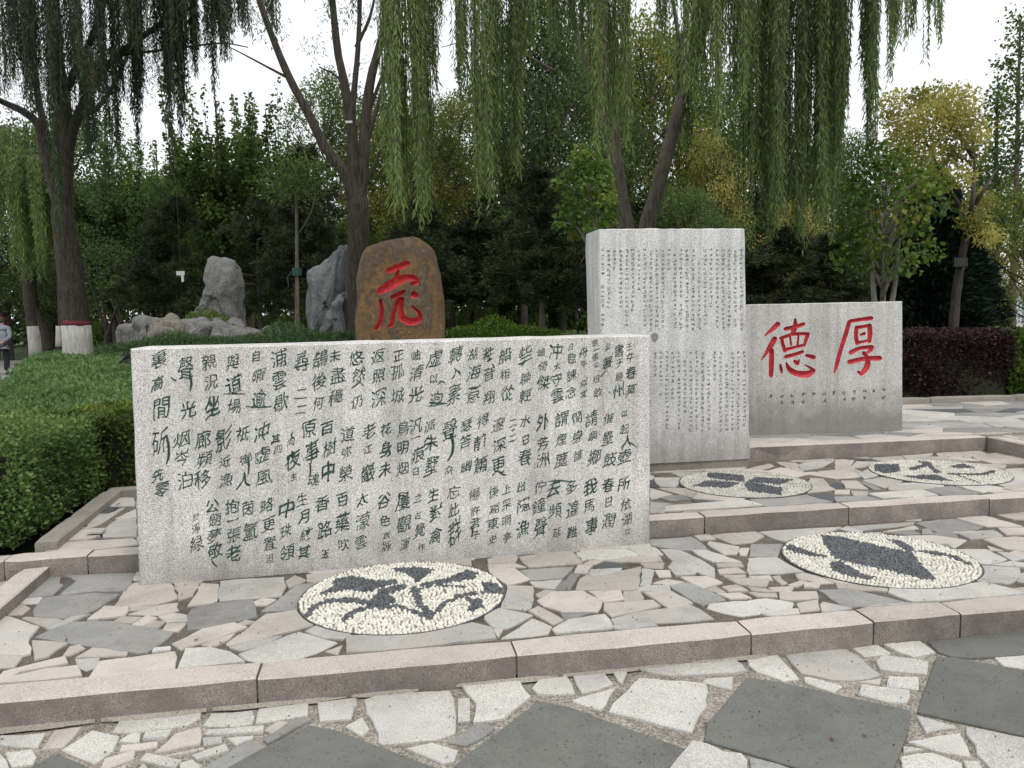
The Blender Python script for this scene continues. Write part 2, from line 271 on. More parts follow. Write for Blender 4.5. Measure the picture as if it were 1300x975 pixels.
T2 = {'L 820 560 5.417': '''n:175,215 400,207 230,248 200,223|n:52,255 70,252 230,252 238,285 200,318 90,308|b:92,325 300,322 358,350 310,388|n:30,322 178,365 30,398|b:322,390 370,342 680,377 650,413|d:312,398 558,425 400,436|g:102,390 240,370 298,400 170,408|n:132,442 690,397 808,440 300,468 130,478|g:717,395 950,382 1100,367 1288,415 820,443|d:1112,364 1300,367 1290,413|b:692,190 850,152 878,170 780,198|b:892,145 1040,152 1048,183 960,178|n:1047,160 1110,142 1300,132 1200,178 1080,198|b:1082,330 1130,252 1220,257 1258,310 1300,330 1110,353|b:802,210 930,182 1080,217 1168,210 1020,248|n:30,412 200,432 130,438 128,488 30,488''',
'M 1060 540 5.417': '''b:192,375 330,352 468,380 340,428|w:233,465 600,442 708,478 330,498|g:622,440 800,412 998,465 740,478|w:823,405 1020,402 1168,430 1010,458|n:1103,400 1180,418 1300,400 1300,292 1182,292|g:0,490 220,487 308,510 0,523|g:152,380 240,402 318,440 260,438|b:0,442 100,442 98,470 0,468|b:112,447 230,452 218,478 130,478|b:52,380 150,382 228,438 70,428|b:0,300 98,290 128,240 60,232 0,232|n:102,290 150,247 328,250 240,278 150,288|d:152,230 240,227 298,245 220,243|n:162,330 240,297 298,340 200,363|b:242,220 460,208 478,230 320,243|n:462,205 680,192 640,208 500,228|b:702,190 1000,177 1048,200 900,218 720,213|b:922,200 1300,212 1300,260 1080,260 960,225''',
'Q 0 600 7.22': '''n:985,300 1080,227 1230,227 1230,303|d:862,375 930,320 1078,315 1000,370|n:592,513 780,382 1000,377 1150,312 920,468 800,513|b:443,623 590,520 820,517 883,588 780,608|b:340,715 440,637 1250,592 1250,653 800,698|w:850,522 918,512 913,578 845,570|n:1062,420 1250,332 1250,408 1100,428|n:932,588 1000,482 1080,432 1250,422 1250,583'''}
# dark figures laid in the four pebble roundels (P polygon, l polyline with width)
MOS = [
('round pebble mosaic with curling dark shapes at the foot of the green lettered slab', (512, 760), 1, 'N 370 700 4.483',
 '''l30:95,365 130,320 200,290 320,278 430,295|l28:300,390 350,350 450,320 520,300|P:240,160 360,145 480,170 600,165 610,185 500,215 420,240 330,220 200,245 150,250 230,205|P:560,100 700,92 810,105 760,150 700,190 690,150|P:720,190 880,160 1000,110 1070,125 1040,160 900,185 740,205|P:450,290 500,220 640,190 650,215 560,250 600,290 500,330 440,310|l20:500,330 600,315 700,350 780,380|l30:700,220 725,300 790,370|l13:730,222 820,200 940,200 1000,210|l22:800,372 870,300 950,260 1040,245|P:1080,180 1160,185 1215,225 1200,245 1050,245 1100,220|P:990,265 1080,280 1095,320 1040,345 990,350 1020,310'''),
('round pebble mosaic with one broad dark diamond on the lower terrace, right', (1114, 711), 1, 'P 970 660 4.483',
 '''P:315,90 430,100 600,140 840,190 900,260 980,350 900,345 700,290 560,265 430,235 380,200|P:110,150 150,145 290,195 380,215 330,218 240,207 140,180|P:365,245 430,240 560,310 640,330 600,345 450,315 390,290|P:700,115 780,120 860,170 830,190 790,170|P:850,185 950,178 1100,212 1190,260 1160,270 1080,225 950,197'''),
('round pebble mosaic with four dark petals in front of the tall slab', (945, 614), 2, 'L 820 560 5.417',
 '''P:425,218 680,240 670,285 425,258|P:320,315 420,272 650,290 560,328|P:690,285 750,252 1020,268 930,305|P:675,290 740,290 935,325 930,378 700,345'''),
('round pebble mosaic with dark swirls in front of the slab with red characters', (1190, 600), 2, 'M 1060 540 5.417',
 '''P:270,270 440,270 450,320 340,340 275,315|P:560,245 660,260 680,300 740,330 690,335 640,290 590,265|P:500,300 590,275 640,280 540,320|P:780,290 880,265 975,300 860,300|P:460,350 700,345 820,390 700,385 500,365|P:740,335 1000,335 1090,310 1110,325 1010,350 800,345|l12:850,350 990,400'''),
]
# characters of the green poem: char,x,y,height in photo pixels
POEM = '''裏,202,456,21 高,200,487,18 閒,205,518,27 斫,203,560,34 先,201,603,17 零,205,622,20|聲,236,468,30 光,239,520,22 烟,231,557,21 岑,231,581,20 泊,234,610,21|親,266,459,20 況,268,485,18 坐,270,516,27 廊,258,558,22 頻,260,583,19 移,257,608,22|公,269,643,18 題,273,660,18 夢,272,679,19 敬,273,699,20 於,249,656,10 淨,249,671,13 緑,250,690,19|與,295,460,20 道,297,488,24 場,298,516,20 影,284,557,28 近,286,586,16 漁,287,609,20|抱,295,643,19 一,296,660,9 張,297,679,19 老,296,703,21|自,325,452,15 暇,329,477,20 逾,329,507,25 祇,308,551,20 御,312,577,28 人,310,610,20|茵,315,645,20 氳,318,674,25|浦,354,455,24 雲,354,483,22 歇,357,511,24 冲,332,549,25 虚,333,577,21 風,335,606,20|略,339,642,18 更,341,666,20 置,342,690,18 迫,343,708,14|尋,383,459,25 二,382,500,9 二,382,520,8 其,350,557,13 四,353,571,10 向,370,560,12 夜,372,584,24 生,373,605,10|中,364,646,28 珠,363,675,19 領,365,701,20|鵠,407,455,22 後,405,484,22 何,404,512,20 未,425,452,16 盡,429,476,21 龝,427,503,22 原,393,545,22 事,396,573,32 魂,398,609,17|百,415,544,18 樹,418,569,22 中,417,598,28 生,384,634,16 月,386,656,17 紋,389,678,18 其,386,701,19|香,409,639,22 路,412,672,24 玉,413,703,12|悠,452,455,19 然,456,475,20 仍,453,510,18 道,441,551,23 弥,440,574,15 榮,439,601,21|百,435,634,18 藥,435,663,28 吹,436,691,17|返,480,452,18 照,481,477,19 深,481,505,25 老,469,547,21 江,467,570,13 巖,467,600,23|太,460,634,18 濛,461,662,24 雲,458,689,19|正,506,451,15 孤,505,472,19 城,505,502,23 花,490,545,18 身,490,570,22 未,489,596,20|谷,487,636,19 色,489,660,16 西,491,680,9 脉,491,693,15|岫,528,451,15 清,529,473,19 光,528,501,22 鳥,512,544,20 明,512,568,17 烟,511,595,19|屢,512,636,24 觀,513,665,23 渾,514,691,16|虚,552,455,24 以,551,481,13 逈,554,506,19 汎,528,540,20 一,528,556,8 痕,531,577,22 白,528,598,14|之,531,632,14 占,531,654,11 覺,533,673,19 作,535,695,11|轉,579,450,23 入,579,472,16 素,577,500,26 派,546,540,16 朱,547,562,22 墅,548,591,25|生,550,628,18 對,554,650,22 禽,553,680,23|湖,600,450,17 海,602,473,21 意,601,500,24 聲,571,546,28 众,570,596,13|忘,576,625,19 此,576,647,18 群,577,676,35|秩,620,450,19 音,621,475,18 翔,621,504,18 瑟,592,540,17 答,591,560,19 幽,592,592,18|楊,602,628,18 許,603,649,15 君,603,665,15 子,604,679,12|船,641,451,20 相,641,475,16 從,644,499,20 得,613,534,18 静,610,561,22 簫,611,589,23|後,627,624,17 谿,628,646,14 東,626,665,18 史,625,685,12|些,667,449,22 聯,667,480,18 輕,667,502,19 邃,633,539,20 深,634,565,20 更,633,592,23 二,651,537,7 十,651,546,7 二,651,556,7|上,643,621,13 采,643,640,16 磵,643,661,16 亭,644,682,15|岫,687,447,14 倚,689,465,14 傑,689,486,20 水,667,534,18 已,668,558,13 春,666,580,22|出,662,618,15 隱,665,641,20 漁,664,671,26|冲,705,446,23 太,707,465,11 守,706,482,17 雲,708,502,19 外,689,535,24 芳,689,563,20 洲,689,584,21|佇,686,618,18 鐘,684,642,21 聲,686,669,29|白,725,440,10 臨,726,455,15 諫,726,476,17 念,725,498,17 謂,713,532,21 煙,713,558,17 塵,713,583,23|去,703,620,24 頻,705,648,22 延,707,676,14|舟,741,447,15 牛,741,462,11 似,741,486,12 文,741,500,11 閒,733,530,17 身,733,554,20 誰,734,578,15|多,726,618,21 違,727,646,22 難,726,676,19|抱,755,435,9 一,757,444,6 張,756,453,11 公,757,463,9 招,757,481,11 飲,759,498,13 請,751,532,21 嶼,753,553,16 鄉,755,580,25|我,750,618,25 馬,748,642,17 事,751,668,26|公,772,440,10 署,771,461,17 催,773,531,18 壘,772,556,19 鼓,774,583,21|春,772,615,21 日,773,637,14 潤,773,661,21|書,786,445,18 于,786,461,10 饒,786,478,14 州,785,496,20 以,793,525,11 起,793,545,16 人,796,560,18 壺,793,579,20|所,792,614,21 依,795,640,17 湖,796,659,17 江,797,675,9|壬,799,440,10 午,800,454,14 春,801,474,18 莫,801,495,17'''
BIG = {'de': ('950 390 9.75', '''370,205,60 300,270,50 200,355,12|330,385,60 270,490,60 160,660,12|290,530,55 285,700,62 280,850,50|455,270,48 580,245,50 690,205,40|580,145,26 580,240,60 545,330,50|400,385,40 560,335,40 740,330,40|410,375,40 425,450,45 455,545,40|735,335,45 715,400,45 690,480,30|440,530,45 560,500,35 700,465,35|515,350,25 530,470,28|620,345,25 610,470,28|460,615,45 560,590,45 675,550,38|395,710,25 405,760,40 415,815,20|470,690,25 510,770,60 600,820,70 730,830,80 810,785,50 760,745,30 690,710,8|572,665,40 605,700,50 635,645,12|716,595,35 770,610,50 815,622,50'''),
'hou': ('1045 390 9.75', '''600,135,50 450,155,45 330,175,45|325,180,50 280,330,52 210,550,50 165,720,45 135,820,12|415,245,45 405,340,50 420,450,45|430,250,45 500,240,40 580,225,45|575,225,55 580,330,60 570,430,45|425,440,45 500,425,30 570,410,35|462,342,30 512,325,40|335,565,55 450,510,45 600,490,45|605,490,55 585,530,50 540,565,30 490,575,30|500,560,40 545,640,60 540,740,70 470,830,45 430,795,25|320,680,55 500,640,55 705,630,60'''),
'hu': ('440 290 6.5', '''340,350,40 420,320,50 500,290,50|425,350,25 400,430,30|275,520,50 380,460,70 480,410,50 560,410,40 585,440,40 530,465,20|370,570,25 430,545,35 480,515,20|280,595,25 290,680,30 280,770,30 240,830,25|470,580,20 430,590,30 395,680,28 375,790,28 345,810,15|460,590,28 450,670,35 460,740,50 530,770,50 600,755,45 600,700,30 540,640,12|550,545,50 575,550,40''')}
# ------------------------------------------------------------------ ground levels, kerbs, paving
LV = [0.0, 0.11, 0.218, 0.34]
def parse(txt): return [[tuple(float(v) for v in p.split(',')) for p in s.split()] for s in txt.split('|')]
def crop(key, x, y):
    k = key.split(); return float(k[1]) + x / float(k[3]), float(k[2]) + y / float(k[3])
def cw(key, pts, z): return [at(*crop(key, x, y), z).to_2d() for x, y in pts]
def area(P): return 0.5 * sum(P[i].x * P[(i+1) % len(P)].y - P[(i+1) % len(P)].x * P[i].y for i in range(len(P)))
def cent(P):
    return sum(P, Vector((0, 0))) / len(P)
def inside(p, P):
    c = False; j = len(P) - 1
    for i in range(len(P)):
        a, b = P[i], P[j]
        if (a.y > p.y) != (b.y > p.y) and p.x < (b.x - a.x) * (p.y - a.y) / (b.y - a.y) + a.x: c = not c
        j = i
    return c
def clip(P, o, n):                                       # keep the side where (p - o).n <= 0
    out = []
    for i in range(len(P)):
        a, b = P[i], P[(i + 1) % len(P)]
        da, db = (a - o).dot(n), (b - o).dot(n)
        if da <= 0: out.append(a)
        if (da < 0 < db) or (db < 0 < da): out.append(a.lerp(b, da / (da - db)))
    return out
def voronoi(region, obst, circ, sp, sx=1.5, ang=0.2, gap=0.012):
    ca, sa = math.cos(ang), math.sin(ang)
    def fw(p): return Vector(((p.x * ca + p.y * sa) / sx, -p.x * sa + p.y * ca))
    def bw(q): x = q.x * sx; return Vector((x * ca - q.y * sa, x * sa + q.y * ca))
    Q = [fw(p) for p in region]
    x0, x1 = min(p.x for p in Q), max(p.x for p in Q); y0, y1 = min(p.y for p in Q), max(p.y for p in Q)
    S_ = {}
    nx, ny = int((x1 - x0) / sp) + 2, int((y1 - y0) / sp) + 2
    for i in range(-1, nx + 1):
        for j in range(-1, ny + 1):
            S_[i, j] = Vector((x0 + (i + R.uniform(0.02, 0.98)) * sp, y0 + (j + R.uniform(0.02, 0.98)) * sp))
    out = []
    Rg = region if area(region) > 0 else region[::-1]
    for (i, j), s in S_.items():
        P = [s + Vector((a * sp * 2, b * sp * 2)) for a, b in ((-1, -1), (1, -1), (1, 1), (-1, 1))]
        for di in range(-3, 4):
            for dj in range(-3, 4):
                o = S_.get((i + di, j + dj))
                if o is None or o is s: continue
                P = clip(P, (s + o) / 2, (o - s).normalized())
                if len(P) < 3: break
            if len(P) < 3: break
        if len(P) < 3: continue
        P = [bw(p) for p in P]
        for k in range(len(Rg)):
            a, b = Rg[k], Rg[(k + 1) % len(Rg)]; t = (b - a).normalized()
            P = clip(P, a, Vector((t.y, -t.x)))
            if len(P) < 3: break
        if len(P) < 3: continue
        c = cent(P)
        if any(inside(c, O) for O in obst): continue
        ok = True
        for (cc, cr) in circ:
            dv = c - cc
            if dv.length < cr * 0.93: ok = False; break
            if any((p - cc).length < cr for p in P):
                n = -dv.normalized(); P = clip(P, cc - n * (cr + 0.01), n)
                if len(P) < 3: ok = False; break
        if not ok: continue
        for O in obst:
            if not (any(inside(p, O) for p in P) or any(inside(p, P) for p in O)): continue
            O2 = O if area(O) > 0 else O[::-1]; best = None
            for k in range(len(O2)):
                a, b = O2[k], O2[(k + 1) % len(O2)]
                if (b - a).length < 0.01: continue
                t = (b - a).normalized(); n = Vector((t.y, -t.x)); dd = (c - a).dot(n)
                if best is None or dd > best[0]: best = (dd, a, n)
            if best[0] <= 0.004: ok = False; break
            P = clip(P, best[1] + best[2] * gap, -best[2])
            if len(P) < 3: ok = False; break
            c = cent(P)
        if not ok or abs(area(P)) < 0.0012: continue
        r = math.sqrt(abs(area(P)) / math.pi)
        if r < gap * 1.3: continue
        P = [c + (p - c) * (1 - gap * R.uniform(0.5, 1.1) / max((p - c).length, 0.02)) for p in P]
        out.append(P)
    return out
def slabstone(P, z, mat, parent, circ=(), rough=0.004, lift=0.003):
    if area(P) < 0: P = P[::-1]
    if z > .05:
        c_ = cent(P); P = [c_ + (p - c_) * (1 + .0065 / max((p - c_).length, .03)) for p in P]
    Q = []
    for i in range(len(P)):                              # broken, slightly wavering edges
        a, b = P[i], P[(i + 1) % len(P)]; L = (b - a).length
        if L < 1e-3: continue
        k = max(1, min(5, int(L / 0.055))); n = Vector((b.y - a.y, a.x - b.x)) / L
        for j in range(k):
            p = a.lerp(b, j / k)
            if j: p = p + n * R.gauss(0, rough)
            elif k > 1: p = p + (a.lerp(b, 0.06) - a) * R.uniform(0, 1)
            for cc, cr in circ:
                dv = p - cc
                if dv.length < cr + 0.007: p = cc + dv.normalized() * (cr + 0.007)
            Q.append(p)
    if len(Q) < 3: return None
    c = cent(Q); n = len(Q); zt = z + R.uniform(-lift, lift); tx, ty = R.uniform(-0.006, 0.006), R.uniform(-0.006, 0.006)
    def zz(p): return zt + (p.x - c.x) * tx + (p.y - c.y) * ty
    V = [(p.x - c.x, p.y - c.y, z - 0.04) for p in Q] + [(p.x - c.x, p.y - c.y, zz(p) - 0.004) for p in Q]
    for p in Q:
        d = p - c; q = c + d * (1 - 0.004 / max(d.length, 0.02)); V.append((q.x - c.x, q.y - c.y, zz(q)))
    Fc = [tuple(range(2 * n, 3 * n))]
    for i in range(n):
        j = (i + 1) % n; Fc.append((i, j, n + j, n + i)); Fc.append((n + i, n + j, 2 * n + j, 2 * n + i))
    o = obj('paving_stone', V, Fc, mat, parent); o.location = (c.x, c.y, 0)
    return o
def sheet(name, P, z, mat, th=0.08):
    if area(P) < 0: P = P[::-1]
    n = len(P); V = [(p.x, p.y, z) for p in P] + [(p.x, p.y, z - th) for p in P]
    Fc = [tuple(range(n)), tuple(range(2 * n - 1, n - 1, -1))] + [(i, i + n, (i + 1) % n + n, (i + 1) % n) for i in range(n)]
    return tag(obj(name, V, Fc, mat), kind='structure')
def kerb(a, b, ztop, h, w, joints, mat, parent, cham=0.012, name='kerb_stone', slant=None):
    """row of kerb stones whose front top edge runs from a to b (2-D); joints are distances along it"""
    u = (b - a).normalized(); n = Vector((-u.y, u.x)); L = (b - a).length
    js = [0.0] + [j for j in joints if 0.02 < j < L - 0.02] + [L]
    for s0, s1 in zip(js[:-1], js[1:]):
        g = 0.004
        x0, x1 = s0 + g, s1 - g
        c = cham; m = (x1 + x0) / 2
        sec = [(0.0, -h - 0.03), (0.0, -c), (c * 0.8, 0.0), (w - 0.008, 0.0), (w, -0.008), (w, -h - 0.03)]
        k = 7; V = []; Fc = []; dz = R.uniform(-0.003, 0.003); dy = R.uniform(-0.003, 0.003)
        for i in range(k + 1):
            x = x0 + (x1 - x0) * i / k
            e = 0.006 if i in (0, k) else 0.0
            for si, (y, z) in enumerate(sec):
                jy = R.gauss(0, 0.0012) if si in (1, 2) else 0; jz = R.gauss(0, 0.0012) if si in (1, 2, 3) else 0
                V.append((x - m + (e if i == 0 else -e) * 0, y + dy + jy + (e if si < 3 else 0), z + dz + jz - (e if si in (2, 3) else 0)))
        ns = len(sec)
        for i in range(k):
            for si in range(ns):
                sj = (si + 1) % ns; Fc.append((i*ns+sj, i*ns+si, (i+1)*ns+si, (i+1)*ns+sj))
        Fc.append(tuple(range(ns))); Fc.append(tuple(k * ns + q for q in range(ns - 1, -1, -1)))
        o = obj(name, V, Fc, mat, parent); p = a + u * m
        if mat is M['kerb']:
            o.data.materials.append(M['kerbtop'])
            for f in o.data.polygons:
                if f.normal.z > .3: f.material_index = 1  # upward faces take the paler top-lit copy
        o.location = (p.x, p.y, ztop); o.rotation_euler = (0, 0, math.atan2(u.y, u.x))
def along(a, b, px_list, py, z):                         # distance along a-b of pixel columns near row py
    u = (b - a).normalized(); out = []
    for px, y in px_list:
        out.append((at(px, y, z).to_2d() - a).dot(u))
    return sorted(out)
V2 = lambda x, y: Vector((x, y))
def ext(a, b, x):                                        # point of line a-b at X = x
    return a + (b - a) * ((x - a.x) / (b.x - a.x))

# kerb lines
k1a, k1b = at(0, 891, LV[1]).to_2d(), at(1300, 771.5, LV[1]).to_2d()
k2a, k2b = at(4.6, 712, LV[2]).to_2d(), at(1300, 629.5, LV[2]).to_2d()
k3c, k3a = at(1252.6, 554, LV[3]).to_2d(), at(953, 567, LV[3]).to_2d()
print('KERB', k1a, k1b, k2a, k2b, k3a, k3c)
K1L, K1R = ext(k1a, k1b, -5.0), ext(k1a, k1b, 8.0)
K2L, K2R = ext(k2a, k2b, -5.0), ext(k2a, k2b, 8.0)
w1 = 0.15
n1 = V2(-(k1b - k1a).normalized().y, (k1b - k1a).normalized().x)
n2 = V2(-(k2b - k2a).normalized().y, (k2b - k2a).normalized().x)
u3 = (k3c - k3a).normalized(); n3 = V2(-u3.y, u3.x)
K3L = k3c - u3 * (k3c.x + 0.4) / u3.x                    # hidden end behind the tall slab
LKi = at(42, 700, LV[2]).to_2d(); LKf = at(133, 631, LV[2]).to_2d()   # inner foot of the left border kerb
# front pavement (level 0)
fp = sheet('pavement', [V2(-5, 0.6), V2(8, 0.6), K1R, K1L], -0.012, M['mortar'])
lt = sheet('lower_terrace', [K1L + n1 * 0.01, K1R + n1 * 0.01, K2R, K2L], LV[1] - 0.010, M['mortar2'])
LB = LKf + n3 * 0.02
mt = sheet('middle_terrace', [K2L + n2 * 0.01, K2R + n2 * 0.01, V2(8, 8.0), k3c, K3L, LKf, LKi], LV[2] - 0.010, M['mortar2'])
LS = k3c + V2(u3.y, -u3.x) * 2.2                         # side kerb runs from the corner towards the viewer
bk_a, bk_b = at(1147, 513, LV[3]).to_2d(), at(1300, 508.5, LV[3]).to_2d()
bkL, bkR = ext(bk_a, bk_b, -0.4), ext(bk_a, bk_b, 16.0)
ut = sheet('upper_terrace', [K3L + n3 * 0.01, k3c + n3 * 0.01 + u3 * 0.01, LS + u3 * 0.01, V2(16, LS.y), bkR, bkL], LV[3] - 0.010, M['mortar'], th=0.3)
# kerb stones
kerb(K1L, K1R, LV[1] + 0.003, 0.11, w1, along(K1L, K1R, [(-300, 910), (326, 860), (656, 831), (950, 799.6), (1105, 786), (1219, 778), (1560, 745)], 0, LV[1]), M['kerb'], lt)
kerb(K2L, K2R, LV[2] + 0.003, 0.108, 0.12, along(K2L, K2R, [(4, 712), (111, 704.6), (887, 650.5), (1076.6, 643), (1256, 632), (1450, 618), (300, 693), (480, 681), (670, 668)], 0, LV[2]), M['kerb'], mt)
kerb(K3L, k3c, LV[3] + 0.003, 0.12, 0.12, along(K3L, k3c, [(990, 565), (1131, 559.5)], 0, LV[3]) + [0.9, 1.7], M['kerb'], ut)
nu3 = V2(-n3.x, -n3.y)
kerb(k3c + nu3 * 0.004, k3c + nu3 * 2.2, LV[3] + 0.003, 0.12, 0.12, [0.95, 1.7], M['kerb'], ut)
kerb(bkL, bkR, LV[3] + 0.07, 0.07, 0.12, [1.1 * i for i in range(1, 15)], M['kerb2'], ut, name='border_stone')
# border kerb round the left bay of the middle terrace: side run and back run
ul = (LKf - LKi).normalized()
kerb(LKf + V2(-0.0, 0.0), LKi, LV[2] + 0.05, 0.05, 0.12, [0.75], M['kerb2'], mt, name='border_stone', cham=0.008)
kerb(LKf + u3 * 0.01, LKf + u3 * 3.0, LV[2] + 0.05, 0.05, 0.12, [1.0, 2.0], M['kerb2'], mt, name='border_stone', cham=0.008)
pl = at(30, 735, LV[1]).to_2d()
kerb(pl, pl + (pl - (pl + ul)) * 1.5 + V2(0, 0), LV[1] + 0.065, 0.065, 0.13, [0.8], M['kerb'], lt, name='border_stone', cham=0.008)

# pebble mosaics
CIRC = {1: [], 2: []}
MOSC = []
for lab, (cx, cy), lv, key, fig in MOS:
    pass
def circ_fit(xl, xr, yt, yb, z):
    # near and far tangent give the centre distance, left and right tangents the lateral position
    mx_ = (xl + xr) / 2
    yn, yf = at(mx_, yb, z).y, at(mx_, yt, z).y
    Yc = (yn + yf) / 2; r = (yf - yn) / 2
    a = at(xl, (yt + yb) / 2, z); b = at(xr, (yt + yb) / 2, z)
    Xc = 0.5 * (a.x / a.y + b.x / b.y) * Yc
    return V2(Xc, Yc), max(0.47, min(0.53, (abs(b.x / b.y - a.x / a.y) * Yc / 2 + r) / 2))
MB_ = [(379, 645, 716, 804), (987, 1241, 679, 744), (863, 1026, 598.5, 631.5), (1105, 1277, 584.5, 616)]
white_p = stone('white_pebbles', (0.60, 0.58, 0.51), var=0.25, speck=0.14, sc=60, bump=0.1, rough=0.6, big=25)
dark_p = stone('dark_pebbles', (0.085, 0.09, 0.098), var=0.3, speck=0.5, sc=70, bump=0.3, rough=0.5, big=30)
bedm = stone('pebble_bed', (0.22, 0.20, 0.165), var=0.2, speck=0.4, sc=130)
def pebbles(name, pts, mat, parent, hgt):
    V = []; Fc = []
    for (x, y, a, b, an) in pts:
        n0 = len(V); ca, sa = math.cos(an), math.sin(an); h = hgt * R.uniform(0.7, 1.25)
        tx, ty = R.uniform(-.25, .25), R.uniform(-.25, .25)
        for (s, z) in ((1.0, 0.0), (0.78, 0.62)):
            for k in range(6):
                q = 2 * math.pi * k / 6; px, py = math.cos(q) * a * s, math.sin(q) * b * s
                V.append((x + px * ca - py * sa, y + px * sa + py * ca, z * h + (px * tx + py * ty if z else 0)))
        V.append((x, y, h))
        for k in range(6):
            j = (k + 1) % 6; Fc.append((n0 + k, n0 + j, n0 + 6 + j, n0 + 6 + k)); Fc.append((n0 + 6 + k, n0 + 6 + j, n0 + 12))
    return tag(obj(name, V, Fc, mat, parent, smooth=True), kind='stuff')
for (lab, cpx, lv, key, fig), bb in zip(MOS, MB_):
    z = LV[lv]; c, r = circ_fit(*bb, z); CIRC[lv].append((c, r)); print('MOSAIC', c, r)
    root = tag(empty('pebble_mosaic', (c.x, c.y, z)), lab, 'mosaic', 'pebble mosaics set in the terraces')
    polys = []; lines = []
    for s in fig.split('|'):
        k, p = s.split(':'); pts = cw(key, [tuple(map(float, q.split(','))) for q in p.split()], z)
        if k[0] == 'P': polys.append(pts)
        else: lines.append((pts, float(k[1:]) / float(key.split()[3]) / 2 / F * c.y * 1.45))
    def dark(p):
        if any(inside(p, P) for P in polys): return True
        for L, wd in lines:
            for a, b in zip(L[:-1], L[1:]):
                t = max(0, min(1, (p - a).dot(b - a) / (b - a).length_squared))
                q = p - a.lerp(b, t)
                if math.hypot(q.x, q.y * 0.52) < wd: return True
        return False
    wp = []; dp = []; rr = r - 0.012; k = 0
    while rr > 0.008:
        n = int(2 * math.pi * rr / 0.0188)
        ph_ = R.random()
        for i in range(n):
            an = 2 * math.pi * (i + ph_ + R.uniform(-.22, .22)) / n; r2 = rr + R.uniform(-.0045, .0045)
            if k > 4: r2 += 0.004 * math.sin(an * 7 + k)
            p = V2(math.cos(an) * r2, math.sin(an) * r2)
            if dark(p + c): dp.append((p.x, p.y, 0.0125 * R.uniform(.8, 1.1), 0.0065 * R.uniform(.7, 1.2), R.uniform(-.6, .6) + 0.2))
            else: wp.append((p.x + R.gauss(0, .0012), p.y + R.gauss(0, .0012), 0.0106 * R.uniform(.75, 1.1), 0.0092 * R.uniform(.75, 1.12), an + R.uniform(-1.3, 1.3)))
        rr -= 0.0198; k += 1
    for i in range(len(dp)):                             # slate chips stand closer together
        x, y, a, b, an = dp[i]; q_ = V2(x + R.uniform(-.009, .009), y + 0.0095)
        if dark(q_ + c) and R.random() < .8: dp.append((q_.x, q_.y, a, b, an))
    bed = [V2(math.cos(2*math.pi*i/48) * (r + 0.004), math.sin(2*math.pi*i/48) * (r + 0.004)) for i in range(48)]
    b_ = MB(); b_.add([(p.x, p.y, 0.0) for p in bed] + [(p.x, p.y, -0.05) for p in bed], [tuple(range(48))] + [(i, i + 48, (i + 1) % 48 + 48, (i + 1) % 48) for i in range(48)])
    b_.build('mortar_bed', bedm, root)
    rm = MB(); V = []; Fc = []
    for rad_, zz in ((r + 0.002, 0.0), (r + 0.002, 0.004), (r + 0.005, 0.004), (r + 0.005, -0.02)):
        V += [(math.cos(2*math.pi*i/64) * rad_, math.sin(2*math.pi*i/64) * rad_, zz) for i in range(64)]
    for q in range(3): Fc += [(q*64+i, q*64+(i+1) % 64, (q+1)*64+(i+1) % 64, (q+1)*64+i) for i in range(64)]
    rm.add(V, Fc).build('rim', M['d'], root)
    pebbles('white_pebbles', wp, white_p, root, 0.011); pebbles('dark_pebbles', dp, dark_p, root, 0.010)

# traced stones, then random crazy paving round them
def pave(T, lv, parent, region, sp, cols, circ=(), extra=(), sx=1.5, ang=0.2, gap=0.012, limit=290, lift=0.003):
    obs = []; z = LV[lv]; cnt = 0
    for key, txt in T.items():
        for s in txt.split('|'):
            k, p = s.split(':'); P = cw(key, [tuple(map(float, q.split(','))) for q in p.split()], z)
            if not any(q.y < 0.3 for q in P):
                obs.append(P); slabstone(P, z, M[k], parent, circ, rough=0.0012 if k == 't' else 0.0035, lift=lift); cnt += 1
    cells = voronoi(region, obs + list(extra), circ, sp, sx, ang, gap)
    cells = [c for c in cells if any(abs(p.x) < abs(p.y) * 0.85 + 0.5 for p in c)]
    cells.sort(key=lambda P: cent(P).length)
    print('PAVE', lv, cnt, len(cells))
    for P in cells[:limit - cnt]:
        slabstone(P, z, M[R.choice(cols)], parent, (), lift=lift)
pave(T0, 0, fp, [V2(-5, 1.5), V2(6, 1.5), ext(k1a, k1b, 6) - n1 * 0.03, K1L - n1 * 0.03], 0.2, 'wwwwwb', gap=0.016, sx=1.3, lift=0.003)
pave(T1, 1, lt, [ext(k1a, k1b, -4) + n1 * (w1 + 0.008), ext(k1a, k1b, 6.5) + n1 * (w1 + 0.008), ext(k2a, k2b, 6.5) - n2 * 0.008, ext(k2a, k2b, -4) - n2 * 0.008], 0.15, 'bbbnnwg', CIRC[1], sx=1.6, ang=0.15, gap=0.006)
pave(T2, 2, mt, [ext(k2a, k2b, -2.6) + n2 * 0.13, ext(k2a, k2b, 4.6) + n2 * 0.13, V2(4.6, 6.0), k3c - n3 * 0.01, LKf + V2(0.02, -0.02), LKi + V2(0.03, 0)], 0.2, 'bbbbbnngd', CIRC[2], sx=1.6, ang=0.0, gap=0.006)
pave({}, 3, ut, [k3c + u3 * 0.13 - n3 * 0.0, k3c + u3 * 0.13 + nu3 * 1.6, V2(7.5, 5.6), V2(7.5, 7.4)], 0.3, 'nngggbbbwnd', sx=1.8, ang=0.1, gap=0.01, lift=0.006)
pave({}, 3, ut, [ext(bk_a, bk_b, 0.6) - n3 * 0.02, K3L + n3 * 0.13 + u3 * 1.0, k3c + n3 * 0.13 + u3 * 3.2, ext(bk_a, bk_b, 9.5) - n3 * 0.02][::-1] , 0.26, 'nngggbbbwnd', sx=1.8, ang=0.1, gap=0.01, lift=0.006)

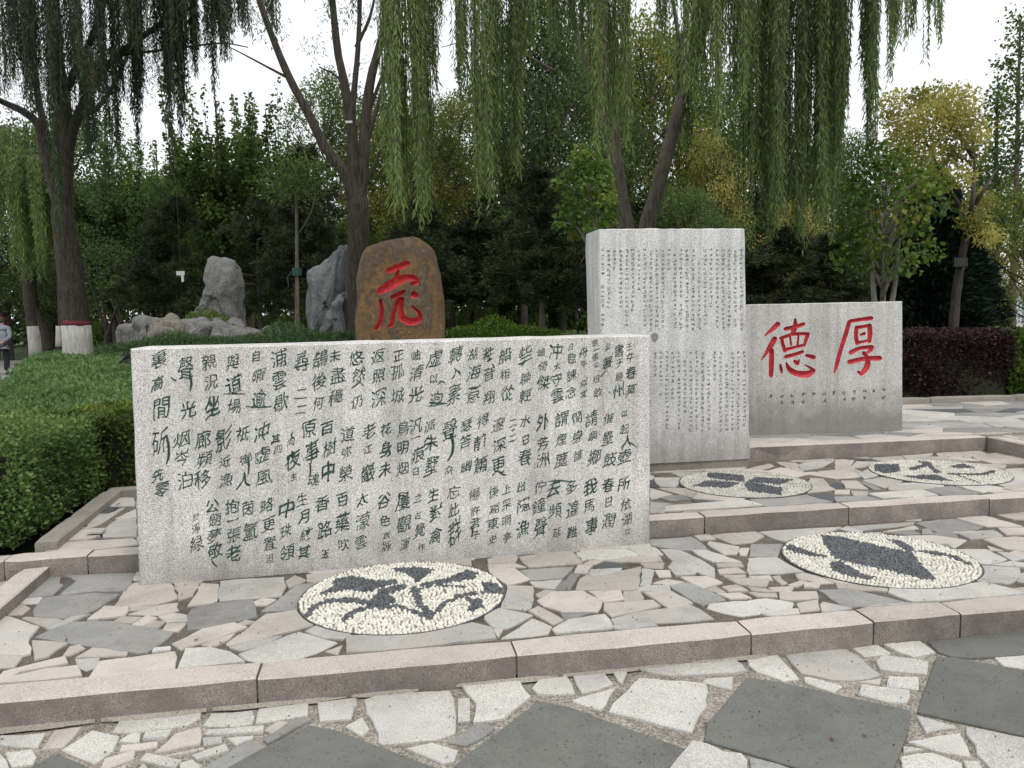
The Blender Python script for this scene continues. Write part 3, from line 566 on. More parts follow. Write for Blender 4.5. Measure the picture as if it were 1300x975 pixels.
# light mortar fillets at the foot of the front kerb
fm = stone('pale_mortar', (0.31, 0.285, 0.24), var=0.1, speck=0.2, sc=130)
mbf = MB(); u1 = (k1b - k1a).normalized(); s = 0.0; a0 = ext(k1a, k1b, -2.6)
while s < 3.6:
    L = R.uniform(0.25, 0.6); n_ = 5
    for i in range(n_):
        p = a0 + u1 * (s + L * i / n_); q = a0 + u1 * (s + L * (i + 1) / n_)
        e0, e1 = (.25 if i == 0 else 1), (.25 if i == n_ - 1 else 1); wa, wb_ = (0.020 + R.uniform(-.006, .006)) * e0, (0.020 + R.uniform(-.006, .006)) * e1
        mbf.add([(p.x, p.y + .001, .010), (p.x - n1.x * wa, p.y - n1.y * wa, -.002), (q.x - n1.x * wb_, q.y - n1.y * wb_, -.002), (q.x, q.y + .001, .010)], [(0, 1, 2, 3)])
    s += L + (0.02 if R.random() < .6 else 0.15)
mbf.build('mortar_fillet', fm, fp)

# far ground, lawn mound, path
def sst(a, b, x): t = max(0.0, min(1.0, (x - a) / (b - a))); return t * t * (3 - 2 * t)
def pathx(y): return -5.6 - (0.565 * (y - 8.48) if y > 8.48 else 0.15 * (8.48 - y))   # right edge of the left-hand path
def hgt(x, y):
    q = x / max(y, 1)
    h = 0.17 + (0.83 * sst(7.4, 10.5, y) * sst(-.50, -.44, q) + .50 * sst(16, 19.5, y) * (1 - sst(-.50, -.44, q))) * (1 - sst(1.6, 4.4, x))
    h += 0.10 * sst(1.6, 4.4, x) - 0.25 * sst(11, 16, y) * sst(1.6, 4.4, x)
    h += (0.05 * math.sin(x * 0.7 + 1) * math.sin(y * 0.45) + 0.03 * math.sin(x * 1.9) * math.cos(y * 1.3)) * sst(9, 13, y) * sst(-.50, -.44, q)
    e = pathx(y) - x
    h *= 1 - sst(-1.5, -0.45, e)
    if y < 7.4: h = min(h, 0.17)
    return h
grass = plain('lawn', (0.055, 0.085, 0.022), rough=0.95, var=0.45, sc=6, bump=0.8, dist=0.05)
soil = plain('soil', (0.075, 0.055, 0.035), rough=0.95, var=0.4, sc=14, bump=0.9, dist=0.03)
V = []; Fc = []
xs = [-80 + i * 4 for i in range(15)] + [-20 + i * 0.4 for i in range(100)] + [20 + i * 4 for i in range(1, 20)]
ys = [4.4 + i * 0.3 for i in range(55)] + [21 + i * 3 for i in range(28)]
keep = {}
for j, y in enumerate(ys):
    for i, x in enumerate(xs): V.append((x, y, hgt(x, y) - 0.01))
nxx = len(xs)
for j in range(len(ys) - 1):
    for i in range(nxx - 1):
        cxm, cym = (xs[i] + xs[i + 1]) / 2, (ys[j] + ys[j + 1]) / 2
        if -3.6 < cxm and cym < 5.9 and cxm < 16: continue
        if cxm > -2.9 and cxm < 16.2 and cym < (6.2 if cxm < -.4 else 9.4): continue
        Fc.append((j*nxx+i, j*nxx+i+1, (j+1)*nxx+i+1, (j+1)*nxx+i))
tag(obj('lawn', V, Fc, grass, smooth=True), kind='structure')
asph = stone('path_concrete', (0.30, 0.295, 0.28), var=0.12, speck=0.15, sc=60, big=1.2)
sheet('path', [V2(-90, -10), V2(-3.0, -10), V2(-3.2, 4.4), V2(pathx(4.4) + .3, 4.4)] + [V2(pathx(y) + 0.5, y) for y in (8, 12, 16, 20, 26, 34)] + [V2(-90, 34)], -0.006 + 0.0, asph, th=0.02)
V = [(-1500, -1500, -0.13), (1500, -1500, -0.13), (1500, 1500, -0.13), (-1500, 1500, -0.13)]
tag(obj('ground', V, [(0, 1, 2, 3)], plain('field', (0.06, 0.085, 0.035), rough=1, var=0.3, sc=0.2)), kind='structure')
sheet('road', [V2(4, 36), V2(90, 33), V2(90, 62), V2(4, 66)], 0.24, stone('road_concrete', (0.50, 0.495, 0.47), var=0.05, speck=0.1, sc=20, big=0.5), th=0.3)
from mathutils import noise
# ------------------------------------------------------------------ engraved slabs
def slab_solid(a, b, tl, tr, thick, name, mat, parent, cham=0.006, rough=0.0018):
    """block with front face corners a (left foot), b (right foot), tl, tr; local x along a-b"""
    u = (b - a); u.z = 0; u.normalize(); n = Vector((-u.y, u.x, 0))
    nx, nz = 26, 14
    def P(s, t): return (a.lerp(b, s)).lerp(tl.lerp(tr, s), t)
    bm = bmesh.new(); grid = {}
    # perimeter only on the front so the face stays one clean plane; edges waver like split stone
    per = [(i / nx, 0) for i in range(nx)] + [(1, j / nz) for j in range(nz)] + [(1 - i / nx, 1) for i in range(nx)] + [(0, 1 - j / nz) for j in range(nz)]
    def ring(ins, dep, jit):
        out = []
        for s, t in per:
            p = P(s, t); w = (P(1, t) - P(0, t)).length; h = (P(s, 1) - P(s, 0)).length
            c = P(0.5, 0.5); q = p
            if s in (0, 1): q = q + u * (ins if s == 0 else -ins)
            if t in (0, 1): q = q + Vector((0, 0, ins if t == 0 else -ins))
            corner = s in (0, 1) and t in (0, 1)
            if s in (0, 1) and t > 0: q = q + u * R.gauss(0, jit)
            if t == 1: q = q + Vector((0, 0, R.gauss(0, jit * 0.6)))
            out.append(bm.verts.new(q + n * dep))
        return out
    r0 = ring(cham, 0.0, rough * 0.7); r1 = ring(0.0, cham, rough); r2 = ring(0.0, thick - cham, rough); r3 = ring(cham, thick, 0)
    m = len(per)
    for A, B in ((r0, r1), (r1, r2), (r2, r3)):
        for i in range(m): bm.faces.new((A[i], B[i], B[(i + 1) % m], A[(i + 1) % m]))
    bm.faces.new(r0); bm.faces.new(r3[::-1])
    bmesh.ops.recalc_face_normals(bm, faces=bm.faces)
    return bobj(name, bm, mat, parent), u, n

def stroke_cutter(st, P, nrm, depth, out=0.03, sub=5, wide=1.0):
    """one V-grooved stroke: P maps crop coordinates to the stone face; nrm points into the stone"""
    bm = bmesh.new()
    pts = [Vector((x, y, w * wide)) for x, y, w in st]
    sp = spline(pts, sub) if len(pts) > 2 else [pts[0].lerp(pts[1], i / sub) for i in range(sub + 1)]
    t0 = (sp[1] - sp[0]); t0.z = 0; t1 = (sp[-1] - sp[-2]); t1.z = 0
    if sp[0].z > 1.4: sp = [Vector((sp[0].x, sp[0].y, 0)) - t0.normalized() * sp[0].z * 0.36 + Vector((0, 0, sp[0].z * 0.45))] + sp
    if sp[-1].z > 1.4: sp = sp + [Vector((sp[-1].x, sp[-1].y, 0)) + t1.normalized() * sp[-1].z * 0.36 + Vector((0, 0, sp[-1].z * 0.45))]
    rows = []
    for i, p in enumerate(sp):
        t = sp[min(i + 1, len(sp) - 1)] - sp[max(i - 1, 0)]; t.z = 0; t.normalize()
        s = Vector((-t.y, t.x, 0)); w = max(0.4, p.z) * 0.5
        l = P(p.x + s.x * w, p.y + s.y * w); r = P(p.x - s.x * w, p.y - s.y * w); c = P(p.x, p.y)
        dd = depth * min(1.0, p.z / 4.6) + 0.002
        rows.append([bm.verts.new(l - nrm * out), bm.verts.new(l), bm.verts.new(l.lerp(c, 0.6) + nrm * dd * 0.75), bm.verts.new(c + nrm * dd), bm.verts.new(r.lerp(c, 0.6) + nrm * dd * 0.75), bm.verts.new(r), bm.verts.new(r - nrm * out)])
    for A, B in zip(rows[:-1], rows[1:]):
        for k in range(7):
            k2 = (k + 1) % 7; bm.faces.new((A[k], A[k2], B[k2], B[k]))
    bm.faces.new(rows[0][::-1]); bm.faces.new(rows[-1])
    bmesh.ops.recalc_face_normals(bm, faces=bm.faces)
    return bm
def carve(stone_o, strokes, P, nrm, depth, red, root, out=0.03, wide=1.0, cname='carved_character'):
    """cut the strokes out of the stone one after another, then make the painted grooves a part of their own"""
    smooth = stone_o.data.polygons[0].use_smooth; good = stone_o.data
    inv = stone_o.matrix_basis.inverted() if stone_o.parent is None else Matrix()
    parts_ = []
    for st in strokes:                                   # sharp turns start a new cut
        cur = [st[0]]
        for i in range(1, len(st)):
            cur.append(st[i])
            if i < len(st) - 1:
                a = Vector((st[i][0] - st[i-1][0], st[i][1] - st[i-1][1])); b = Vector((st[i+1][0] - st[i][0], st[i+1][1] - st[i][1]))
                if a.angle(b) > 1.0: parts_.append(cur); cur = [st[i]]
        parts_.append(cur)
    def sound(me):                                       # volume, painted area
        b = bmesh.new(); b.from_mesh(me); v = b.calc_volume(signed=True); b.free(); ids = {i for i, m_ in enumerate(me.materials) if m_ == red}
        return v, sum(p.area for p in me.polygons if p.material_index in ids)
    v0, a0 = sound(stone_o.data)
    for st in parts_:
        for k, own in ((0, False), (0, True), (1, False), (2, False), (1, True), (3, False), (4, True), (5, False)):
            bm = stroke_cutter([(x + .07 * k, y - .05 * k, w) for x, y, w in st], P, nrm, depth * (1 + .013 * k), out * (1 + .037 * k), 5 if k < 3 else 4, wide * (1 + .011 * k))
            me = bpy.data.meshes.new('cutter'); bm.to_mesh(me); bm.free(); me.materials.append(red)
            cu = bpy.data.objects.new('cutter', me); C.objects.link(cu)
            md = stone_o.modifiers.new('b', 'BOOLEAN'); md.object = cu; md.operation = 'DIFFERENCE'; md.solver = 'EXACT'; md.use_self = own; md.material_mode = 'TRANSFER'
            bpy.context.view_layer.update(); dg = bpy.context.evaluated_depsgraph_get(); new = bpy.data.meshes.new_from_object(stone_o.evaluated_get(dg)); stone_o.modifiers.clear()
            bpy.data.objects.remove(cu)
            v, ar = sound(new); ratio = v / v0; q_ = [P(x, y) for x, y, w in st]; unit_ = (P(st[0][0] + 1, st[0][1]) - q_[0]).length
            need = .4 * sum((q_[i + 1] - q_[i]).length * (st[i][2] + st[i + 1][2]) / 2 * unit_ for i in range(len(st) - 1)); ok = ar - a0 > need
            old = stone_o.data
            if ok and .992 < ratio < 1.0 - 1e-6 and len(new.polygons) > .85 * len(old.polygons):
                stone_o.data = new; v0, a0 = v, ar
                if k or own: print('CARVE retry', k, own)
                if old != good: bpy.data.meshes.remove(old)
                break
            bpy.data.meshes.remove(new)
        else: print('CARVE stroke lost', st, ar - a0, need, ratio)
    new = stone_o.data; ri = [i for i, m_ in enumerate(new.materials) if m_ == red]
    b1 = bmesh.new(); b1.from_mesh(new); b2 = b1.copy()
    bmesh.ops.delete(b1, geom=[f for f in b1.faces if f.material_index in ri], context='FACES')
    bmesh.ops.delete(b2, geom=[f for f in b2.faces if f.material_index not in ri], context='FACES')
    print('CARVE', stone_o.name, len(b1.faces), len(b2.faces))
    m1 = bpy.data.meshes.new(stone_o.name); b1.to_mesh(m1); b1.free(); m1.materials.append(good.materials[0]); stone_o.data = m1
    # each character becomes a part: split the grooves by the columns they stand in
    for f in m1.polygons: f.material_index = 0; f.use_smooth = smooth
    m2 = bpy.data.meshes.new(cname); b2.to_mesh(m2); b2.free(); m2.materials.append(red)
    for f in m2.polygons: f.material_index = 0; f.use_smooth = False
    return link(cname, m2, None)

# the long front slab
A = at(177, 743, LV[1]); B = at(825, 690, LV[1]); u = (B - A).normalized(); nin = Vector((-u.y, u.x, 0))
TL = at_p(166, 443, A, nin); TR = at_p(825, 425.5, A, nin)
A1, B1 = A - Vector((0, 0, 0.012)), B - Vector((0, 0, 0.012))
print('SLAB1', A, B, TL, TR)
slab_root = tag(empty('stone_slab', ((A.x + B.x) / 2, (A.y + B.y) / 2, LV[1])), 'long low granite slab covered with green running-script characters', 'stone slab')
m1 = slabmat('speckled_granite', (0.62, 0.61, 0.585), (0.60, 0.54, 0.515), LV[1] - 0.05, 0.5)
def childfix(o, root):
    o.parent = root; o.matrix_parent_inverse = Matrix.Translation(-Vector(root.location)); return o
so1, u_, n_ = slab_solid(A1, B1, TL, TR, 0.42, 'block', m1, None); so1.parent = slab_root; childfix(so1, slab_root)

greens = plain('green_paint', (0.016, 0.052, 0.034), rough=0.7, var=0.75, sc=30, bump=0.0)
fonts = []
items = [s for c in POEM.split('|') for s in c.split(' ')]
tmp = []
for it in items:
    ch, x, y, h = it.split(','); x, y, h = float(x), float(y), float(h)
    cu = bpy.data.curves.new('carved_character', 'FONT'); cu.body = ch; cu.size = 1.0; cu.align_x = 'CENTER'; cu.resolution_u = 2
    cu.offset = R.uniform(.0, .014) if ch in '人公光生中之以上出占去多我日春所州于文水已外一二十玉百太色谷正先行入未朱此坐自月其向江花身老明事夜虚近高' else R.uniform(-0.004, 0.004)
    o = bpy.data.objects.new('carved_character', cu); C.objects.link(o); tmp.append((o, ch, x, y, h))
bpy.context.view_layer.update()
dg = bpy.context.evaluated_depsgraph_get()
for o, ch, x, y, h in tmp:
    me = bpy.data.meshes.new_from_object(o.evaluated_get(dg))
    bm = bmesh.new(); bm.from_mesh(me)
    bmesh.ops.triangulate(bm, faces=bm.faces)
    long_e = [e for e in bm.edges if e.calc_length() > 0.16]
    if long_e: bmesh.ops.subdivide_edges(bm, edges=long_e, cuts=2); bmesh.ops.triangulate(bm, faces=bm.faces)
    if not bm.verts: bm.free(); continue
    xs_ = [v.co.x for v in bm.verts]; ys_ = [v.co.y for v in bm.verts]
    cx_, cy_ = (min(xs_) + max(xs_)) / 2, (min(ys_) + max(ys_)) / 2
    hh = max(max(ys_) - min(ys_), 0.35 * (max(xs_) - min(xs_)), 0.25); flat = ch in '一二'
    H = R.uniform(.86, .98) * h / F * (A.lerp(B, 0.5).y) * (1.0 if not flat else 1.2)
    if flat: sc = H * 1.5 / max(max(xs_) - min(xs_), .3); sy = sc
    else: sy = H / hh; sc = min(sy, 19 / F * A.y / (max(xs_) - min(xs_) + 1e-6)) if h > 20 else sy * R.uniform(.82, .96)
    c0 = at_p(x, y, A, nin); rot = R.uniform(-.04, .1); sk = R.uniform(.12, .30); sh = R.uniform(-.22, .0)
    f1, f2, p1, p2 = R.uniform(3, 6), R.uniform(3, 7), R.uniform(0, 6), R.uniform(0, 6); am = R.uniform(.03, .06)
    for v in bm.verts:
        X, Y = v.co.x - cx_, v.co.y - cy_
        nv = noise.noise_vector(Vector((X * 2.2 + p1 * 9, Y * 2.2, p2))) * .12; nw = noise.noise_vector(Vector((X * 7 + p2 * 5, Y * 7, p1))) * .038
        X2 = X + nv.x + nw.x; Y2 = Y + nv.y + nw.y
        X3 = X2 - sh * Y2; Y3 = Y2 + sk * X2 + rot * X2
        p = c0 + u * (X3 * sc) + Vector((0, 0, Y3 * sy)) - nin * 0.0015
        v.co = p
    me2 = bpy.data.meshes.new('carved_character'); bm.to_mesh(me2); bm.free(); me2.materials.append(greens)
    q = link('carved_character', me2, slab_root); childfix(q, slab_root)
    bpy.data.objects.remove(o); bpy.data.meshes.remove(me)
# long running tails and the tiny side marks
tails = MB()
def brush(mb, pts, P, nrm, off=0.002):
    sp = spline([Vector(p) for p in pts], 5); V = []; Fc = []
    for i, p in enumerate(sp):
        t = sp[min(i+1, len(sp)-1)] - sp[max(i-1, 0)]; t.z = 0; t.normalize(); w = p.z * 0.5
        V += [P(p.x - t.y * w, p.y + t.x * w) - nrm * off, P(p.x + t.y * w, p.y - t.x * w) - nrm * off]
    for i in range(len(sp) - 1): Fc.append((2*i, 2*i+1, 2*i+3, 2*i+2))
    mb.add(V, Fc)
P1 = lambda x, y: at_p(x, y, A, nin)
for t in ('211,552,3 214,565,3.2 214,580,3 211,589,1', '242,475,2 243,488,3 241,497,1', '572,552,3 575,562,3.6 574,575,3 568,586,1', '315,580,2 316,592,2.6 315,603,1', '789,572,1 795,560,1.4 800,562,1.6 809,568,.6', '224,483,2.5 221,482,2 217,479,1', '268,709,1 271,715,2 276,720,1', '284,500,1 300,500,1.6 312,500,1', '312,516,1 330,517,2 345,516,1', '545,511,2 556,512,2.6 568,512,1', '697,611,1 712,610,2 726,612,1', '632,598,1 638,602,2.4 643,603,1', '372,548,1.2 370,553,1.6 374,556,.8', '446,493,1 453,488,2 458,484,1', '394,590,2.4 394,600,2 392,606,1', '667,457,2 664,462,2 661,464,1', '598,668,2 600,675,2 598,682,1', '625,462,1.6 628,467,1.4', '668,582,1 672,590,1.6', '565,486,1 560,484,1.6 556,488,1', '770,470,1 766,474,1.5 762,478,.8', '370,553,2 372,556,1.2', '417,588,2.6 417,600,2.4 416,612,1', '455,483,1 462,490,1', '773,497,1.4 775,499,.8'):
    brush(tails, [tuple(map(float, q.split(','))) for q in t.split(' ')], P1, nin)
childfix(tails.build('carved_stroke', greens, None), slab_root)

# the tall slab
B2 = at(952, 593, LV[2]); A2r = at(825.5, 599.7, LV[2]); u2 = (B2 - A2r).normalized(); n2i = Vector((-u2.y, u2.x, 0))
A2 = B2 - u2 * 1.24
TL2 = at_p(760, 290.5, B2, n2i); TR2 = at_p(945, 290, B2, n2i); BL2 = TL2.copy(); BR2 = at_p(952, 583, B2, n2i)
zb = BR2.z
print('SLAB2', A2, B2, TL2, TR2, BR2)
tall = tag(empty('stone_slab', (B2.x - .6, B2.y, LV[2])), 'tall upright granite slab with columns of tiny grey characters', 'stone slab')
m2_ = slabmat('pale_speckled_granite', (0.66, 0.655, 0.635), (0.60, 0.58, 0.57), zb + 0.02, 0.6)
LB2 = A2.copy(); LB2.z = zb
so2, _, _ = slab_solid(LB2, BR2, TL2, TR2, 0.40, 'block', m2_, None, rough=0.0025); so2.parent = tall; childfix(so2, tall)
pl2 = MB(); a_, b_ = A2 + u2 * 0.02 + n2i * 0.015, B2 - u2 * 0.004 + n2i * 0.012
q = [a_, b_, b_ + n2i * 0.36, a_ + n2i * 0.36]
pl2.add([(p.x, p.y, LV[2] - 0.02) for p in q] + [(p.x, p.y, zb - 0.0005) for p in q], [(0, 1, 5, 4), (1, 2, 6, 5), (2, 3, 7, 6), (3, 0, 4, 7), (4, 5, 6, 7)])
childfix(pl2.build('plinth', stone('plinth_stone', (0.20, 0.185, 0.15), var=0.15, speck=0.25, sc=120), None), tall)
# the small inscription: unreadable at this size, cut as little groups of strokes
inkg = plain('grey_paint', (0.16, 0.16, 0.155), rough=0.8, var=0.3, sc=60, bump=0)
inkd = plain('black_paint', (0.05, 0.05, 0.05), rough=0.8, var=0.3, sc=60, bump=0)
def tiny_glyph(mb, c, u, up, nrm, s, k=None):
    k = k or R.randint(4, 7)
    for _ in range(k):
        ty = R.random(); cx_, cy_ = R.uniform(-.36, .36), R.uniform(-.38, .38)
        if ty < .45: L, a = R.uniform(.35, .85), R.uniform(0.0, .3); cx_ *= .4
        elif ty < .75: L, a = R.uniform(.3, .8), 1.57 + R.uniform(-.15, .15); cy_ *= .4
        else: L, a = R.uniform(.25, .55), R.choice([-.8, .9, -1.0, .75])
        w = R.uniform(.05, .085) * s; d_ = u * math.cos(a) + up * math.sin(a); e_ = u * -math.sin(a) + up * math.cos(a)
        p = c + u * cx_ * s + up * cy_ * s
        a0, b0 = p - d_ * L * s / 2, p + d_ * L * s / 2
        mb.add([a0 - e_ * w * .6 - nrm * .0012, b0 - e_ * w - nrm * .0012, b0 + e_ * w * .5 - nrm * .0012, a0 + e_ * w * .6 - nrm * .0012], [(0, 1, 2, 3)])
UP = Vector((0, 0, 1))
def inscr(name, rows, P, u, nrm, mat, root, s):
    for (x0, x1, ya, yb, n, pitch, prob) in rows:
        for i in range(n):
            x = x0 + (x1 - x0) * i / (n - 1); mb = MB()
            ye = yb if R.random() < .72 else ya + (yb - ya) * R.uniform(.25, .95)
            y = ya + R.uniform(-1, 1)
            if R.random() < .15: y += pitch * R.randint(1, 3)
            while y < ye:
                if R.random() < prob: tiny_glyph(mb, P(x + R.uniform(-.3, .3), y), u, UP, nrm, s * R.uniform(.85, 1.12))
                y += pitch * R.uniform(.93, 1.07)
            if mb.V: childfix(mb.build(name, mat, None), root)
P2_ = lambda x, y: at_p(x, y, B2, n2i)
inscr('inscription_column', [(765, 941, 318, 418, 24, 5.9, .97), (771, 945, 448, 547, 24, 5.7, .97)], P2_, u2, n2i, inkg, tall, 0.031)
db = MB(); c = P2_(831, 428)
V = [c - n2i * .003 + u2 * math.cos(i * .6283) * .033 * R.uniform(.8, 1.1) + UP * math.sin(i * .6283) * .036 * R.uniform(.8, 1.1) for i in range(10)]
db.add(V, [tuple(range(10))]); childfix(db.build('filled_patch', plain('cement_patch', (0.23, 0.225, 0.22), sc=30), None), tall)

# the slab with the two big red characters
B3 = at(1146, 547, LV[3]); A3r = at(953, 553.4, LV[3]); u3b = (B3 - A3r).normalized(); n3i = Vector((-u3b.y, u3b.x, 0))
A3 = B3 - u3b * 2.1
TL3r = at_p(947, 386.6, B3, n3i); TR3 = at_p(1146, 382.5, B3, n3i); TL3 = TR3 + (TL3r - TR3).normalized() * 2.1
print('SLAB3', A3, B3, TL3, TR3)
virt = tag(empty('stone_slab', ((A3.x + B3.x) / 2, (A3.y + B3.y) / 2, LV[3])), 'grey granite slab carved with two large red characters', 'stone slab')
m3_ = slabmat('grey_speckled_granite', (0.52, 0.515, 0.495), (0.52, 0.48, 0.46), LV[3] + 0.13, 0.72)
so3, _, _ = slab_solid(A3 - UP * .012, B3 - UP * .012, TL3, TR3, 0.30, 'block', m3_, None, cham=0.008)
so3.parent = virt; childfix(so3, virt)
redm = plain('red_paint', (0.46, 0.035, 0.042), rough=0.7, var=0.38, sc=22, bump=0.1)
P3_ = lambda x, y: at_p(x, y, B3, n3i)
def bigstrokes(k):
    key = 'Z ' + BIG[k][0]; return [[(*crop(key, x, y), w / float(key.split()[3])) for x, y, w in st] for st in parse(BIG[k][1])]
both = carve(so3, bigstrokes('de') + bigstrokes('hou'), P3_, n3i, 0.024, redm, virt, wide=1.08)
xm = P3_(1052, 440)
for side in (-1, 1):                                     # one part per character
    b2 = bmesh.new(); b2.from_mesh(both.data)
    bmesh.ops.delete(b2, geom=[f for f in b2.faces if (f.calc_center_median() - xm).dot(u3b) * side < 0], context='FACES')
    q = bobj('carved_character', b2, redm, None); childfix(q, virt)
bpy.data.objects.remove(both)
for (px, py, two) in ((979, 503, 0), (993, 502, 1), (1006, 502, 1), (1020, 501, 1), (1033, 500, 0), (1046, 500, 1), (1059, 499, 0), (1071.5, 498, 1), (1084, 498, 1), (1097.5, 497, 1), (1109.5, 496, 0), (1122, 496, 1)):
    for dy in ((0, 8.5) if two else (0,)):
        mb = MB(); tiny_glyph(mb, P3_(px, py + dy), u3b, UP, n3i, 0.046, 6); childfix(mb.build('small_character', inkd, None), virt)
# ------------------------------------------------------------------ rocks
from mathutils import noise
def rock(outline, dist, thick, z0, name, mat, parent=None, amp=0.05, nscale=2.0, facet=0.0, smooth=True, rows=18, seg=44, front=0.0, seed=0.0, power=2.6, folds=0.0):
    """solid rock with a traced silhouette: contour rings shrunk towards front and back, then roughened"""
    P = [at_d(x, y, dist) for x, y in outline]
    # resample the outline
    L = [(P[(i + 1) % len(P)] - P[i]).length for i in range(len(P))]; tot = sum(L); Q = []; i = 0; acc = 0.0
    for k in range(seg):
        s = tot * k / seg
        while acc + L[i] < s: acc += L[i]; i += 1
        Q.append(P[i].lerp(P[(i + 1) % len(P)], (s - acc) / L[i]))
    c = sum(Q, Vector()) / seg; c.z = (max(q.z for q in Q) + min(q.z for q in Q)) / 2
    V = []; Fc = []
    for r in range(rows + 1):
        a = math.pi * r / rows; dy = -math.cos(a) * thick / 2
        sc = max(0.0, 1 - abs(math.cos(a)) ** power) ** (1 / power) if front == 0 else max(0.0, 1 - abs(math.cos(a)) ** (power * 2)) ** (0.5)
        sc = max(sc, 0.02)
        for q in Q: V.append(Vector((c.x + (q.x - c.x) * sc, dist + thick / 2 + dy, c.z + (q.z - c.z) * sc)))
    for r in range(rows):
        for k in range(seg):
            k2 = (k + 1) % seg; Fc.append((r*seg+k, r*seg+k2, (r+1)*seg+k2, (r+1)*seg+k))
    Fc.append(tuple(range(seg - 1, -1, -1))); Fc.append(tuple(rows * seg + k for k in range(seg)))
    bm = bmesh.new(); vs = [bm.verts.new(v) for v in V]
    for f in Fc: bm.faces.new([vs[i] for i in f])
    bmesh.ops.triangulate(bm, faces=[f for f in bm.faces if len(f.verts) > 4])
    bmesh.ops.subdivide_edges(bm, edges=bm.edges[:], cuts=1, use_grid_fill=True)
    bmesh.ops.recalc_face_normals(bm, faces=bm.faces); bm.normal_update()
    off = Vector((seed, seed * 1.7, 0)); mv = []
    for v in bm.verts:
        p = v.co * nscale + off
        dsp = noise.fractal(p, 0.9, 2.1, 5) * amp
        if facet:
            vv = noise.voronoi(Vector((v.co.x, v.co.y, v.co.z * 0.6)) * nscale * 1.3 + off)[0]; dsp += (vv[1] - vv[0]) * facet - facet * .5
        if folds:
            g = noise.noise(Vector((v.co.x * 3.5, v.co.y * 3.5, v.co.z * .7)) + off); dsp -= folds * max(0, 1 - abs(g) * 5)
        if front and v.normal.y < -0.7: dsp *= front
        mv.append(dsp)
    for v, dsp in zip(bm.verts, mv): v.co += v.normal * dsp
    bmesh.ops.translate(bm, verts=bm.verts, vec=-Vector((c.x, dist + thick / 2, z0)))
    o = bobj(name, bm, mat, parent, smooth=smooth); o.location = (c.x, dist + thick / 2, z0)
    return o, c
def rockmat(name, cols, sc=2.0, bump=1.0, stretch=(1, 1, 1)):
    m, t, b = nodes(name); L = t.links.new
    geo = t.nodes.new('ShaderNodeNewGeometry')
    mp = N(t, 'ShaderNodeMapping'); mp.inputs['Scale'].default_value = stretch; L(geo.outputs['Position'], mp.inputs['Vector'])
    n1 = N(t, 'ShaderNodeTexNoise', Scale=sc, Detail=9.0, Roughness=0.68, Distortion=0.6); L(mp.outputs['Vector'], n1.inputs['Vector'])
    n2 = N(t, 'ShaderNodeTexNoise', Scale=sc * 9, Detail=6.0, Roughness=0.7); L(mp.outputs['Vector'], n2.inputs['Vector'])
    k = len(cols); c = ramp(t, n1.outputs['Fac'], [(0.28 + 0.44 * i / (k - 1), col) for i, col in enumerate(cols)])
    c = mixc(t, 1.0, c, ramp(t, n2.outputs['Fac'], [(0.3, 0.65), (0.7, 1.25)]), 'MULTIPLY')
    L(c, b.inputs['Base Color']); b.inputs['Roughness'].default_value = 0.9
    ad = N(t, 'ShaderNodeMath', operation='MULTIPLY_ADD'); L(n1.outputs['Fac'], ad.inputs[0]); ad.inputs[1].default_value = 2.0; L(n2.outputs['Fac'], ad.inputs[2])
    bp = N(t, 'ShaderNodeBump', Strength=bump, Distance=0.03); L(ad.outputs[0], bp.inputs['Height']); L(bp.outputs['Normal'], b.inputs['Normal'])
    return m
brown = rockmat('brown_rock', [(0.055, 0.042, 0.032), (0.15, 0.105, 0.068), (0.26, 0.145, 0.060), (0.12, 0.088, 0.062), (0.21, 0.155, 0.10), (0.07, 0.056, 0.045)], sc=2.8, bump=1.0, stretch=(1, 1, .7))
greyr = rockmat('grey_rock', [(0.06, 0.06, 0.057), (0.17, 0.17, 0.165), (0.25, 0.245, 0.235), (0.13, 0.13, 0.13)], sc=3.0, bump=1.0)
greyr2 = rockmat('dark_grey_rock', [(0.10, 0.102, 0.105), (0.19, 0.195, 0.20), (0.25, 0.25, 0.25)], sc=1.8, bump=1.0)
tan = rockmat('tan_streaked_rock', [(0.08, 0.078, 0.072), (0.20, 0.193, 0.18), (0.25, 0.205, 0.16), (0.20, 0.198, 0.19)], sc=2.2, bump=1.0, stretch=(1.6, 1.6, .5))

bo, bc = rock([(449, 470), (448, 400), (448.5, 352), (453, 336), (463, 315), (478, 305), (501, 299.5), (520, 298), (535, 302), (545, 316), (554, 342), (557.5, 367), (559, 400), (560, 470)], 10.4, 0.75, 0.6, 'boulder', brown, amp=0.05, nscale=1.8, front=0.35, rows=20, seg=52, power=3.5)
tag(bo, 'rounded brown boulder carved with one red character', 'boulder')
bpy.context.view_layer.update()
hu = bigstrokes('hu')
ymin = bo.location.y + min(v.co.y for v in bo.data.vertices)
fo = Vector((0, ymin + 0.03, 0)); fn = Vector((0, 1, 0))
redb = plain('red_carved_paint', (0.55, 0.045, 0.052), rough=0.65, var=0.4, sc=20, bump=0.2)
q = carve(bo, hu, lambda x, y: at_p(x, y, fo, fn), fn, 0.055, redb, bo, out=0.16, wide=1.22)
q.parent = bo

